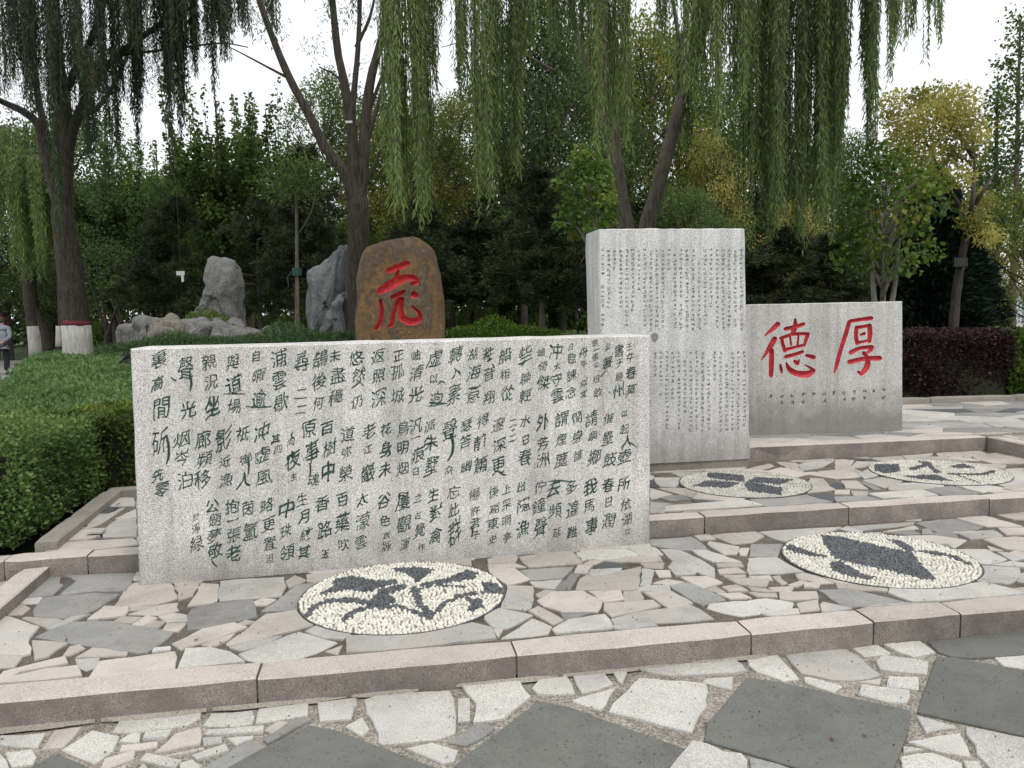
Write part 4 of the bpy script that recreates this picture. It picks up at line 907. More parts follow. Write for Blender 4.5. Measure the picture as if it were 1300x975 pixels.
R1, _ = rock([(229, 425), (231, 400), (240, 388), (246, 368), (250, 358), (246, 346), (249, 333), (256, 325), (268, 323), (284, 326), (296, 334), (299, 360), (298, 395), (300, 425)], 15.2, 1.1, 0.7, 'rock', greyr, amp=0.08, nscale=1.2, facet=0.16, folds=0.05, seed=3)
tag(R1, 'tall grey stacked rock standing behind the low rock ridge', 'rock', 'scholar rocks on the mound')
R2, _ = rock([(381, 460), (380, 400), (379, 340), (385, 335), (395, 334), (402, 322), (413, 312), (424, 304), (434, 303), (440, 312), (441, 345), (438, 380), (440, 410), (446, 460)], 13.4, 1.2, 0.7, 'rock', greyr2, amp=0.07, nscale=1.0, facet=0.16, folds=0.07, seed=8)
tag(R2, 'dark grey leaning rock split by a deep cleft, left of the brown boulder', 'rock', 'scholar rocks on the mound')
R2b, _ = rock([(400, 440), (404, 405), (412, 392), (420, 376), (432, 368), (438, 376), (441, 400), (447, 440)], 13.0, 0.7, 0.7, 'rock', greyr2, amp=0.08, nscale=1.8, facet=0.06, folds=.08, seed=18)
tag(R2b, 'small dark rock leaning against the foot of the split rock', 'rock', 'scholar rocks on the mound')
for (ol, dist, th, m_, lab, sd) in (
    ([(138, 470), (138, 412), (143, 406), (158, 403), (160, 398), (176, 400), (190, 404), (194, 420), (190, 470)], 13.2, .9, greyr, 'pale grey rock at the left end of the low ridge', 21),
    ([(170, 475), (172, 432), (178, 413), (188, 404), (205, 402), (220, 405), (232, 424), (236, 475)], 12.7, .8, tan, 'tan streaked rock in the front of the low ridge', 33),
    ([(205, 470), (210, 412), (222, 403), (250, 400), (275, 404), (296, 416), (318, 414), (345, 418), (348, 432), (340, 470)], 13.4, 1.3, greyr, 'long flat grey rock forming the right part of the low ridge', 45),
    ([(222, 475), (224, 430), (232, 415), (242, 410), (254, 414), (258, 440), (258, 475)], 12.6, .6, greyr, 'small rounded grey rock in front of the long flat rock', 57)):
    o, _ = rock(ol, dist, th, 0.7, 'rock', m_, amp=0.09, nscale=1.8, facet=0.14, folds=.12, seed=sd); tag(o, lab, 'rock', 'scholar rocks on the mound')
# ------------------------------------------------------------------ leaves
def unit(a): return a / np.maximum(np.linalg.norm(a, axis=1, keepdims=True), 1e-9)
def leaves(name, P, size, mat, parent=None, axis=None, spread=1.0, wid=0.5, fold=0.2, tint=None, kind=None, taper=0.45, rng=NR, loc=None):
    """many leaf-shaped faces; P (n,3) stalk ends, axis (n,3) mean pointing direction"""
    n = len(P); P = np.asarray(P, float)
    if loc is not None: P = P - np.array(loc)
    rnd = unit(rng.normal(size=(n, 3)))
    a = unit((axis if axis is not None else 0) + rnd * spread) if axis is not None else rnd
    s = unit(np.cross(a, unit(rng.normal(size=(n, 3))))); nn = np.cross(a, s)
    L = np.broadcast_to(np.asarray(size, float), (n,))[:, None] * rng.uniform(.7, 1.25, (n, 1))
    V = np.empty((n, 4, 3)); V[:, 0] = P
    V[:, 1] = P + a * L * taper + s * L * wid / 2 + nn * L * fold * wid
    V[:, 2] = P + a * L; V[:, 3] = P + a * L * taper - s * L * wid / 2 + nn * L * fold * wid
    me = bpy.data.meshes.new(name); me.vertices.add(4 * n); me.vertices.foreach_set('co', V.ravel().astype(np.float32))
    b = (np.arange(n) * 4)[:, None]; T = np.concatenate([b + 0, b + 1, b + 2, b + 0, b + 2, b + 3], 1).ravel().astype(np.int32)
    me.loops.add(6 * n); me.loops.foreach_set('vertex_index', T)
    me.polygons.add(2 * n); me.polygons.foreach_set('loop_start', np.arange(0, 6 * n, 3, dtype=np.int32)); me.polygons.foreach_set('loop_total', np.full(2 * n, 3, np.int32))
    me.update(); me.materials.append(mat)
    t = rng.uniform(0, 1, n) if tint is None else np.clip(tint + rng.normal(0, .12, n), 0, 1)
    at_ = me.attributes.new('tint', 'FLOAT', 'FACE'); at_.data.foreach_set('value', np.repeat(t, 2).astype(np.float32))
    o = link(name, me, parent)
    if kind: o['kind'] = kind
    if loc is not None and parent is None: o.location = loc
    return o
LM = dict(
    hedge=leafmat('privet_leaf', (0.060, 0.110, 0.030), (0.195, 0.310, 0.090), .35, .35, (0.33, 0.42, 0.14)),
    cover=leafmat('ground_cover_leaf', (0.070, 0.130, 0.044), (0.180, 0.305, 0.100), .35, .4, (0.32, 0.44, 0.19)),
    gold=leafmat('golden_privet_leaf', (0.035, 0.075, 0.015), (0.20, 0.25, 0.035), .3, .5, (.40, .40, .05)),
    purple=leafmat('purple_barberry_leaf', (0.020, 0.014, 0.014), (0.055, 0.030, 0.030), .15, .5, (0.12, 0.04, 0.045)),
    lime=leafmat('bright_hedge_leaf', (0.035, 0.075, 0.014), (0.13, 0.21, 0.03), .3),
    willow=leafmat('willow_leaf', (0.075, 0.125, 0.038), (0.240, 0.325, 0.105), .55, .45),
    willow2=leafmat('dark_willow_leaf', (0.018, 0.036, 0.016), (0.050, 0.085, 0.034), .3, .5),
    palewillow=leafmat('pale_willow_leaf', (0.09, 0.14, 0.04), (0.19, 0.27, 0.08), .4),
    dark=leafmat('dark_tree_leaf', (0.036, 0.070, 0.023), (0.120, 0.185, 0.055), .42),
    mid=leafmat('elm_leaf', (0.050, 0.090, 0.022), (0.155, 0.230, 0.052), .45),
    olive=leafmat('olive_leaf', (0.080, 0.110, 0.020), (0.210, 0.250, 0.048), .45, .5, (0.32, 0.27, 0.05)),
    maple=leafmat('maple_leaf', (0.040, 0.085, 0.018), (0.15, 0.25, 0.045), .45, .45, (0.26, 0.26, 0.04)),
    yellow=leafmat('yellow_leaf', (0.17, 0.17, 0.035), (0.50, 0.46, 0.13), .45),
    pine=leafmat('pine_needle', (0.017, 0.027, 0.012), (0.055, 0.074, 0.030), .15, .6),
    cedar=leafmat('cedar_spray', (0.008, 0.018, 0.012), (0.024, 0.042, 0.028), .1, .6),
    fern=leafmat('juniper_spray', (0.030, 0.060, 0.022), (0.085, 0.145, 0.055), .25),
    dry=leafmat('dry_ivy_leaf', (0.05, 0.045, 0.02), (0.12, 0.11, 0.05), .2))
bark = barkmat('dark_bark', (0.022, 0.017, 0.013), (0.095, 0.078, 0.060))
bark2 = barkmat('grey_brown_bark', (0.075, 0.062, 0.050), (0.20, 0.175, 0.145), sc=7)
bark3 = barkmat('pale_bark', (0.17, 0.155, 0.13), (0.34, 0.315, 0.27), sc=10, st=.5)
white = barkmat('lime_wash', (0.40, 0.38, 0.35), (0.66, 0.65, 0.62), sc=9, st=.9)
redband = barkmat('red_band_paint', (0.10, 0.025, 0.025), (0.26, 0.05, 0.05), sc=9)
core = plain('hedge_twigs', (0.018, 0.020, 0.010), rough=1, var=0.5, sc=30, bump=.5)

# ------------------------------------------------------------------ hedges
def hedge(name, label, cat, foot, ztop, zbot, mat, dens, size, seed=1, bump=0.05, grp=None, side=1.0, tintf=None, maxd=None):
    """clipped block over the polygon foot; leaves on top and sides"""
    rng = np.random.default_rng(seed); P = foot if area(foot) > 0 else foot[::-1]
    c = cent(P); root = tag(empty(name, (c.x, c.y, zbot)), label, cat, grp)
    ins = 0.07; Q = [p + (c - p).normalized() * ins for p in P]
    mb = MB(); n = len(Q)
    mb.add([(p.x - c.x, p.y - c.y, 0) for p in Q] + [(p.x - c.x, p.y - c.y, ztop - zbot - 0.09) for p in Q], [tuple(range(n, 2 * n))] + [(i, (i + 1) % n, (i + 1) % n + n, i + n) for i in range(n)])
    mb.build('twigs', core, root)
    pts = []; ax = []; sz = []
    x0, x1 = min(p.x for p in P), max(p.x for p in P); y0, y1 = min(p.y for p in P), max(p.y for p in P)
    def hz(x, y): return bump * (math.sin(x * 2.3 + seed) * math.cos(y * 1.9) + .6 * math.sin(x * 5.7 + y * 4.1)) * .6
    def dn(x, y): # leaves per square metre thin out with distance
        d = math.hypot(x, y); return dens * min(1.0, (5.0 / max(d, 4)) ** 1.6), size * max(1.0, (d / 6.5) ** 0.75)
    step = 0.25
    x = x0
    while x < x1:
        y = y0
        while y < y1:
            cc = V2(x + step / 2, y + step / 2)
            if inside(cc, P) and abs(cc.x) < cc.y * 0.80 + 0.6:
                d, s = dn(cc.x, cc.y); k = rng.poisson(d * step * step)
                q = rng.uniform(0, step, (k, 2)); zz = rng.uniform(-0.07, 0.015, k)
                for i in range(k):
                    X, Y = x + q[i, 0], y + q[i, 1]; pts.append((X, Y, ztop + hz(X, Y) + zz[i])); ax.append((0, 0, .9)); sz.append(s)
            y += step
        x += step
    for i in range(n):
        a, b = P[i], P[(i + 1) % n]; L = (b - a).length; t = (b - a) / L; nn = V2(t.y, -t.x)
        m_ = (a + b) / 2
        if (-m_).normalized().dot(nn) < -0.35 and m_.length > 3: continue
        d, s = dn(m_.x, m_.y); k = int(d * side * L * (ztop - zbot)); q = rng.uniform(0, 1, (k, 2)); o_ = rng.uniform(-.07, .03, k)
        for j in range(k):
            hh = q[j, 1]; bulge = -0.03 * math.cos(hh * 3.14) - (0.10 * max(0, .25 - hh))
            p = a + t * (L * q[j, 0]) + nn * (o_[j] + bulge + .03 * math.sin(q[j, 0] * L * 4 + hh * 5))
            pts.append((p.x, p.y, zbot + (ztop - zbot) * hh + hz(p.x, p.y) * hh)); ax.append((nn.x * .7, nn.y * .7, .35)); sz.append(s)
    pts = np.array(pts); ax = np.array(ax); sz = np.array(sz)
    tn = None
    if tintf is not None: tn = np.array([tintf(*p) for p in pts])
    leaves('foliage', pts, sz, mat, root, ax, .8, .62, .2, tn, 'stuff', rng=rng, loc=(c.x, c.y, zbot))
    print('HEDGE', name, len(pts)); return root
def tnz(x, y, z): return .42 + .35 * noise.noise(Vector((x * 1.6, y * 1.6, z * 2))) + .15 * noise.noise(Vector((x * 6, y * 6, z * 6)))
hedge('clipped_hedge', 'clipped green hedge beside the left border kerb', 'hedge',
      [V2(-6.3, 4.55), V2(-2.98, 4.62), V2(-3.17, 5.75), V2(-3.2, 6.2), V2(-4.4, 6.4), V2(-5.6, 7.5), V2(-6.6, 7.2)], .80, .16, LM['hedge'], 5200, .034, 5, tintf=tnz, side=1.5)
hedge('golden_shrub', 'yellow-leaved shrub at the corner of the green hedge', 'shrub', [V2(-3.62, 6.12), V2(-2.95, 6.0), V2(-2.85, 6.5), V2(-3.6, 6.6)], .83, .16, LM['gold'], 5200, .030, 7, side=1.6, tintf=lambda x, y, z: .18 + .75 * max(0, (z - .66) / .17) * max(0, noise.noise(Vector((x * 4, y * 4, z * 3))) + .35))
hedge('ground_cover', 'broad knee-high sheet of clipped ground cover behind the hedge', 'ground cover',
      [V2(-4.4, 6.4), V2(-3.2, 6.45), V2(-2.9, 7.4), V2(-4.5, 10.5), V2(-6.6, 14.5), V2(-9.0, 19.0), V2(pathx(19) + .1, 19.0), V2(pathx(15) + .08, 15), V2(pathx(11) + .05, 11), V2(pathx(8.48) + .05, 8.48), V2(-5.3, 7.2)], .78, .1, LM['cover'], 3600, .036, 9, bump=.05, side=.5, tintf=tnz)
hedge('purple_hedge', 'dark purple barberry hedge behind the slab with red characters', 'hedge', [V2(2.0, 9.55), V2(6.4, 10.05), V2(6.4, 11.05), V2(2.0, 10.7)], 1.17, .32, LM['purple'], 15000, .030, 11, bump=.03, side=1.6)
hedge('green_hedge', 'bright green hedge at the right edge beyond the purple hedge', 'hedge', [V2(6.35, 10.06), V2(10.5, 10.35), V2(10.5, 11.4), V2(6.35, 11.1)], 1.13, .32, LM['lime'], 12000, .040, 13, bump=.07, side=1.5)

# low plants on the mound behind the long slab
def tuft(name, label, cat, c, rx, ry, h, n, mat, size, wid=.3, seed=1, up=.6, grp=None, tint=None, z=None):
    rng = np.random.default_rng(seed); z0 = hgt(c[0], c[1]) if z is None else z
    a = rng.uniform(0, 6.283, n); r = np.sqrt(rng.uniform(0, 1, n)); X = np.cos(a) * r * rx; Y = np.sin(a) * r * ry
    lump = .65 + .35 * np.sin(X * 4.1 + seed) * np.cos(Y * 3.7)
    Z = h * np.sqrt(np.clip(1 - r ** 4, 0, 1)) * lump * rng.uniform(.55, 1, n)
    root = tag(empty(name, (c[0], c[1], z0)), label, cat, grp)
    ax = np.stack([X / rx * .6, Y / ry * .6, np.full(n, up)], 1)
    leaves('foliage', np.stack([X, Y, Z], 1), size, mat, root, ax, .7, wid, .2, tint, 'stuff', rng=rng)
    st = MB()
    for k in range(7):
        q = k * .9; st.tube([(0, 0, -.05), (math.cos(q) * rx * .3, math.sin(q) * ry * .3, h * .3), (math.cos(q) * rx * .6, math.sin(q) * ry * .6, h * .45)], [.012, .009, .004], 5)
    st.build('stem', bark, root); return root
g_ = 'low junipers on the mound'
for i, (px, d_, rx, hh, lab) in enumerate(((215, 11.6, 1.0, .20, 'low green juniper in front of the tan rock'), (330, 11.2, 1.1, .12, 'low green juniper at the right end of the rock ridge'), (395, 11.4, .9, .32, 'low green juniper in front of the split dark rock'), (268, 12.0, .9, .18, 'low green juniper between the small grey rock and the slab top'), (445, 11.6, .6, .30, 'low green juniper at the left foot of the brown boulder'), (150, 12.0, .8, .14, 'low green juniper at the left corner of the long slab'))):
    tuft('juniper', lab, 'shrub', ((px - 650) / 1000 * d_, d_), rx, .7, hh + .12, 5200, LM['fern'], .085, .16, 20 + i, grp=g_)
tuft('dry_bush', 'brownish sprawling bush left of the rock ridge', 'shrub', (-6.6, 12.6), 1.1, 1.0, .45, 4200, LM['dry'], .06, .5, 31)
tuft('green_shrub', 'bright green bush under the pines behind the long slab', 'shrub', (-0.33, 15.0), 1.3, .8, .50, 8000, LM['lime'], .06, .5, 33)
tuft('green_shrub', 'small dark bush on top of the rock ridge', 'shrub', ((278 - 650) / 1000 * 14.4, 14.4), .7, .5, .55, 3000, LM['mid'], .05, .5, 34, z=1.2)
# ------------------------------------------------------------------ trees
def whitewash(root, path, rads, zt, band=0.0):
    """lime wash round the foot of a trunk, with an optional red band above"""
    def part(name, z0, z1, mat, k):
        mb = MB(); pts = []; rr = []
        for i in range(7):
            z = z0 + (z1 - z0) * i / 6; q = path(z); pts.append(q[0]); rr.append(q[1] + k)
        mb.tube(pts, rr, 14, wob=.03).build(name, mat, root, smooth=True)
    part('painted_foot', -0.3, zt, white, .012)
    if band: part('painted_band', zt, zt + band, redband, .010)
def trunk_path(pts, rads):
    P = [Vector(p) for p in pts]
    def f(z):
        for i in range(len(P) - 1):
            if z <= P[i + 1].z or i == len(P) - 2:
                t = (z - P[i].z) / max(P[i + 1].z - P[i].z, 1e-6); return P[i].lerp(P[i + 1], t), rads[i] + (rads[i + 1] - rads[i]) * t
    return f
def limb(mb, pts, r0, r1, n=7, k=5, wob=.08):
    sp = spline(pts, k); m = len(sp)
    rr_ = [r0 + (r1 - r0) * (i / (m - 1)) ** .8 for i in range(m)]
    if r1 > .045:                                        # a rounded crotch instead of a cut end
        t = (sp[-1] - sp[-2]).normalized(); sp2 = sp + [sp[-1] + t * r1 * .6, sp[-1] + t * r1 * 1.1, sp[-1] + t * r1 * 1.35]; rr_ = rr_ + [r1 * .88, r1 * .55, r1 * .1]
        mb.tube(sp2, rr_, n, wob=wob); return sp
    mb.tube(sp, rr_, n, wob=wob); return sp
def clump_cloud(rng, clumps, per):
    """leaf positions in lumpy shells round clump centres (x,y,z,r)"""
    out = []; ax = []; tn = []
    for (x, y, z, r) in clumps:
        k = max(8, int(per * r * r)); d = unit(rng.normal(size=(k, 3)))
        rad = r * (rng.uniform(0, 1, (k, 1)) ** .38) * (1 + .28 * np.sin(d[:, :1] * 7 + x * 3) * np.sin(d[:, 2:] * 6 + z * 2))
        p = d * rad; p[:, 2] *= .72
        out.append(p + np.array([x, y, z])); ax.append(d * .5 + np.array([0, 0, -.15])); tn.append(np.full(k, rng.uniform(.1, .9)))
    return np.concatenate(out), np.concatenate(ax), np.concatenate(tn)
def gen_tree(name, h, cb, cr, nc, per, lsize, mat, bk, seed, shape='round', tr=.10, cl=.7, wid=.5, lean=0.0, spread=1.0, fork=False):
    """one tree at the origin: trunk > crown leaves; h height, cb crown base, cr crown radius"""
    rng = np.random.default_rng(seed); rr = random.Random(seed); root = empty(name); mb = MB(); clumps = []
    top = h * (.93 if shape != 'round' else .75)
    tp = [Vector((0, 0, -.4)), Vector((rr.uniform(-.05, .05), 0, h * .2)), Vector((rr.uniform(-.2, .2) + lean * .4, rr.uniform(-.15, .15), h * .5)), Vector((lean + rr.uniform(-.2, .2), rr.uniform(-.2, .2), top))]
    sp = limb(mb, tp, tr, tr * .22, 9, 7)
    for i in range(nc):
        f = (i + .5) / nc; z = cb + (h - cb) * f ** .9
        if shape == 'round': rad = cr * math.sqrt(max(.05, 1 - (2 * (f - .45)) ** 2 * .9))
        elif shape == 'cone': rad = cr * (1 - f) ** .8 + .15
        elif shape == 'column': rad = cr * (.55 + .45 * math.sin(f * 3.1)) * (1 - .5 * f)
        else: rad = cr * (.45 + .55 * (1 - f))
        a = i * 2.4 + rr.uniform(-.4, .4); q = rad * rr.uniform(.45, 1.0); r = cl * rr.uniform(.65, 1.25) * (1.0 if shape == 'round' else .6 + .5 * (1 - f))
        base = sp[min(len(sp) - 1, int(len(sp) * (z * .8) / top))]
        c = Vector((base.x + math.cos(a) * q, base.y + math.sin(a) * q, z)); clumps.append((c.x, c.y, c.z, r))
        b0 = min(sp, key=lambda v: abs(v.z - max(cb * .75, z - q * .7 - .2)))
        limb(mb, [b0, b0.lerp(c, .5) + Vector((0, 0, -.1 * q)), c], tr * .38, .012, 5, 3)
        for _ in range(3):
            e = c + Vector((rr.uniform(-1, 1), rr.uniform(-1, 1), rr.uniform(-.3, .9))) * r * .9
            mb.tube([b0.lerp(c, .7), c.lerp(e, .4), e], [.016, .01, .005], 4, cap=False)
    mb.build('trunk', bk, root, smooth=True)
    P, A_, T = clump_cloud(rng, clumps, per)
    leaves('crown', P, lsize, mat, root, A_, spread, wid, .2, T, 'stuff', rng=rng)
    return root
def pine_proto(seed, h, cb, cr, per, mat=None):
    rng = np.random.default_rng(seed); rr = random.Random(seed); root = empty('pine_tree'); mb = MB()
    sp = limb(mb, [(0, 0, -.4), (rr.uniform(-.1, .1), 0, h * .4), (rr.uniform(-.15, .15), rr.uniform(-.1, .1), h * .97)], .13, .02, 8, 8)
    P = []; A_ = []; T = []; k = 0; z = cb
    while z < h:
        f = (z - cb) / (h - cb); L = cr * (1 - f) ** .75 + .25
        for j in range(rr.randint(3, 5)):
            a = rr.uniform(0, 6.28); l = L * rr.uniform(.6, 1.1); b0 = min(sp, key=lambda v: abs(v.z - z))
            e = b0 + Vector((math.cos(a) * l, math.sin(a) * l, rr.uniform(-.05, .25) * l)); m_ = b0.lerp(e, .5) + Vector((0, 0, -.06 * l))
            mb.tube([b0, m_, e], [.03, .018, .006], 5, cap=False)
            tn = rng.uniform(.1, .9)
            for q in range(int(4 + l * 7)):
                t = rng.uniform(.25, 1.05); c = b0.lerp(e, t) + Vector(rng.normal(0, .12 + .1 * l * (1 - t), 3)) * 1.0; kk = int(per * rng.uniform(.6, 1.3))
                d = unit(rng.normal(size=(kk, 3)) + np.array([0, 0, .5])); P.append(np.array(c) + d * rng.uniform(0, .10, (kk, 1))); A_.append(d * 1.2); T.append(np.full(kk, tn))
        z += rr.uniform(.22, .42); k += 1
    mb.build('trunk', bark2, root, smooth=True)
    leaves('crown', np.concatenate(P), .20, mat or LM['pine'], root, np.concatenate(A_), .5, .15, .1, np.concatenate(T), 'stuff', rng=rng)
    return root
def shoots_proto(seed, h, cb, cr, mat):
    """young poplar with upright feathery shoots"""
    rng = np.random.default_rng(seed); rr = random.Random(seed); root = empty('poplar_tree'); mb = MB(); P = []; A_ = []; T = []
    limb(mb, [(0, 0, -.4), (0.05, 0, h * .5), (0, .05, h * .95)], .11, .015, 8, 6)
    for i in range(34):
        a = rr.uniform(0, 6.28); z0 = cb + (h - cb) * .6 * rr.random(); q = cr * rr.uniform(.2, 1); zt = min(h, z0 + rr.uniform(.8, 2.4)) if i > 6 else h * rr.uniform(.85, 1.03)
        b0 = Vector((0, 0, z0 * .85)); e = Vector((math.cos(a) * q, math.sin(a) * q, zt)); m_ = Vector((math.cos(a) * q * .8, math.sin(a) * q * .8, z0 + .25 * (zt - z0)))
        sp = spline([b0, m_, e], 10); mb.tube(sp, lerpl([.03, .004], len(sp)), 5, cap=False); tn = rr.uniform(.1, .9)
        for s in range(len(sp) - 1):
            k = 10; t = rng.uniform(0, 1, (k, 1)); c = np.array(sp[s]) * (1 - t) + np.array(sp[s + 1]) * t
            d = unit(rng.normal(size=(k, 3))); P.append(c + d * .09 * rng.uniform(.2, 1.2, (k, 1)) * (1.6 if s < 14 else .8)); A_.append(d); T.append(np.full(k, tn))
        for _ in range(int(cr * 3)):
            k = 40; c = np.array(m_) + rng.normal(0, .25, 3); d = unit(rng.normal(size=(k, 3))); P.append(c + d * .3 * rng.uniform(.3, 1, (k, 1))); A_.append(d); T.append(np.full(k, tn))
    mb.build('trunk', bark, root, smooth=True)
    leaves('crown', np.concatenate(P), .125, mat, root, np.concatenate(A_), .8, .8, .2, np.concatenate(T), 'stuff', rng=rng)
    return root
PROTO = {
 'dark': [gen_tree('broadleaf_tree', 8, 1.7, 2.3, 44, 560, .125, LM['dark'], bark, 101, cl=.82), gen_tree('broadleaf_tree', 8, 1.6, 2.1, 42, 560, .125, LM['dark'], bark, 102, cl=.8)],
 'mid': [gen_tree('broadleaf_tree', 8, 1.8, 2.2, 42, 560, .115, LM['mid'], bark, 103, cl=.78), gen_tree('broadleaf_tree', 8, 1.9, 2.0, 40, 560, .115, LM['olive'], bark, 104, cl=.75)],
 'pine': [pine_proto(105, 7, 1.5, 2.0, 46), pine_proto(106, 7, 1.6, 1.8, 46)],
 'shoot': [shoots_proto(107, 8, 1.8, 1.5, LM['mid']), shoots_proto(108, 8, 1.6, 1.4, LM['dark'])],
 'yellow': [gen_tree('golden_tree', 7, 2.2, 2.0, 36, 560, .10, LM['yellow'], bark, 109, tr=.12, cl=.66)],
 'olive': [gen_tree('broadleaf_tree', 7, 2.0, 1.9, 36, 560, .11, LM['olive'], bark, 110, cl=.72)],
}
HREF = dict(dark=8, mid=8, pine=7, shoot=8, yellow=7, olive=7)
used = set(); GRP = {'dark': 'dark broadleaf trees of the wood', 'mid': 'green broadleaf trees of the wood', 'pine': 'pines of the wood', 'shoot': 'young poplars of the wood', 'yellow': 'golden-leaved trees', 'olive': 'olive-green trees of the wood'}
def gz(x, y): return hgt(x, y) if -60 < x < 60 and y < 80 else .2
def place(kind, px, ytop, d_, wpx, label, v=0, rz=None, zg=None):
    x = (px - 650) / 1000 * d_; z0 = gz(x, d_) if zg is None else zg
    H = at_d(px, ytop, d_).z - z0; pr = PROTO[kind][v % len(PROTO[kind])]
    if id(pr) in used: o = copy_tree(pr)
    else: o = pr; used.add(id(pr))
    o.location = (x, d_, z0); sz = H / HREF[kind]; base = 2.2 if kind in ('dark', 'mid') else 1.9 if kind != 'shoot' else 1.5
    sx = max(.5, (wpx / 1000 * d_ / 2) / base); o.scale = (sx, sx, sz); o.rotation_euler = (0, 0, R.uniform(0, 6.28) if rz is None else rz)
    cat = {'pine': 'pine tree', 'shoot': 'poplar tree', 'yellow': 'golden tree'}.get(kind, 'tree')
    tag(o, label, cat, GRP[kind]); return o
WOOD = [
 ('shoot', 150, 175, 24, 120, 'young poplar behind the left willow trunk, topped by thin upright shoots', 1), ('shoot', 212, 165, 26, 110, 'young poplar seen under the left willow branches, right of its trunk', 0),
 ('shoot', 292, 92, 22, 130, 'tallest young poplar above the stacked grey rock', 0), ('shoot', 352, 125, 25, 120, 'young poplar right of the tallest one, behind the fine forked branch', 1),
 ('dark', 120, 235, 30, 150, 'dark round tree low behind the left willow trunk', 0), ('dark', 200, 240, 28, 160, 'dark round tree over the low rock ridge', 1), ('dark', 262, 215, 24, 140, 'dark tree directly behind the stacked grey rock', 0),
 ('pine', 228, 250, 19, 130, 'dark pine behind and left of the stacked rock', 0), ('pine', 395, 190, 17, 130, 'dark pine spreading above the split rock', 1), ('pine', 335, 250, 18, 120, 'dark pine between the stacked rock and the split rock', 0),
 ('mid', 425, 100, 27, 130, 'green tree showing between the forks of the middle willow', 0), ('mid', 500, 150, 24, 130, 'green tree directly above the brown boulder', 1), ('mid', 575, 128, 26, 110, 'yellow-green tree top in the sky gap right of the first willow curtain', 1),
 ('pine', 540, 255, 18, 140, 'dark pine right behind the brown boulder', 1), ('pine', 610, 250, 20, 150, 'dark pine above the bright green bush', 0), ('pine', 690, 215, 16.5, 150, 'pine with pinkish trunk in the middle of the wood', 1), ('pine', 735, 300, 21, 130, 'dark pine just left of the tall slab', 0),
 ('dark', 660, 30, 22, 130, 'tall dark elm behind the second willow curtain', 1), ('dark', 712, 60, 24, 130, 'tall dark elm between two willow curtains', 0), ('mid', 830, 30, 24, 150, 'green tree between the two bare willow trunks', 1), ('dark', 790, 150, 22, 130, 'dark tree behind the straight willow trunk', 0),
 ('mid', 880, 130, 27, 120, 'green tree right behind the leaning willow trunk', 0), ('yellow', 905, 175, 24, 90, 'golden tree behind the leaning willow trunk, over the tall slab', 0), ('dark', 960, 160, 29, 150, 'dark tree behind the big willow curtain', 1), ('pine', 985, 290, 18, 190, 'dark pine over the left part of the slab with red characters', 0),
 ('yellow', 1015, 255, 21, 80, 'small golden tree low behind the big willow curtain', 0), ('pine', 1050, 300, 20, 160, 'dark pine over the middle of the slab with red characters', 1), ('dark', 1035, 190, 30, 130, 'dark tree between the big willow curtain and the maple', 0), ('mid', 1085, 175, 26, 110, 'green tree behind the three-stemmed maple', 0),
 ('dark', 1150, 225, 30, 110, 'dark tree left of the cedar', 1), ('olive', 1262, 225, 26, 110, 'olive tree behind the lone poplar on the right', 0), ('olive', 1310, 250, 15, 90, 'olive tree cut by the right edge of the picture', 0),
 ('dark', 478, 135, 30, 150, 'tall dark tree between the middle willow and the first green curtain', 1), ('dark', 560, 185, 28, 150, 'dark tree under the end of the first willow curtain', 0), ('mid', 622, 105, 30, 140, 'green tree behind the second willow curtain', 0), ('dark', 705, -25, 21, 170, 'tallest dark elm, reaching out of the picture above the wood', 0),
 ('dark', 765, 70, 27, 150, 'dark elm behind the straight grey willow trunk', 1), ('dark', 858, 55, 28, 160, 'dark tree above the leaning willow trunk', 0), ('dark', 930, 110, 31, 160, 'dark tree behind the left edge of the big willow curtain', 1), ('olive', 530, 140, 23, 110, 'olive tree between the boulder and the first willow curtain', 0), ('mid', 640, 190, 21, 130, 'green tree right of the second willow curtain tip', 1),
 ('dark', 15, 170, 33, 170, 'dark tree at the left edge behind the pale willow', 0), ('dark', -60, 120, 30, 190, 'dark tree beyond the left edge', 1), ('dark', 70, 250, 36, 150, 'distant dark tree between the two whitewashed trunks', 1), ('dark', 870, 250, 19, 140, 'dark tree over the top of the tall slab', 1), ('pine', 820, 260, 23, 160, 'dark pine behind the top left corner of the tall slab', 0), ('mid', 1235, 330, 27, 80, 'green bushy tree behind the leaning trunk with the lamp', 0),
]
for k, px, yt, d_, w, lab, v in WOOD: place(k, px, yt, d_, w, lab, v)
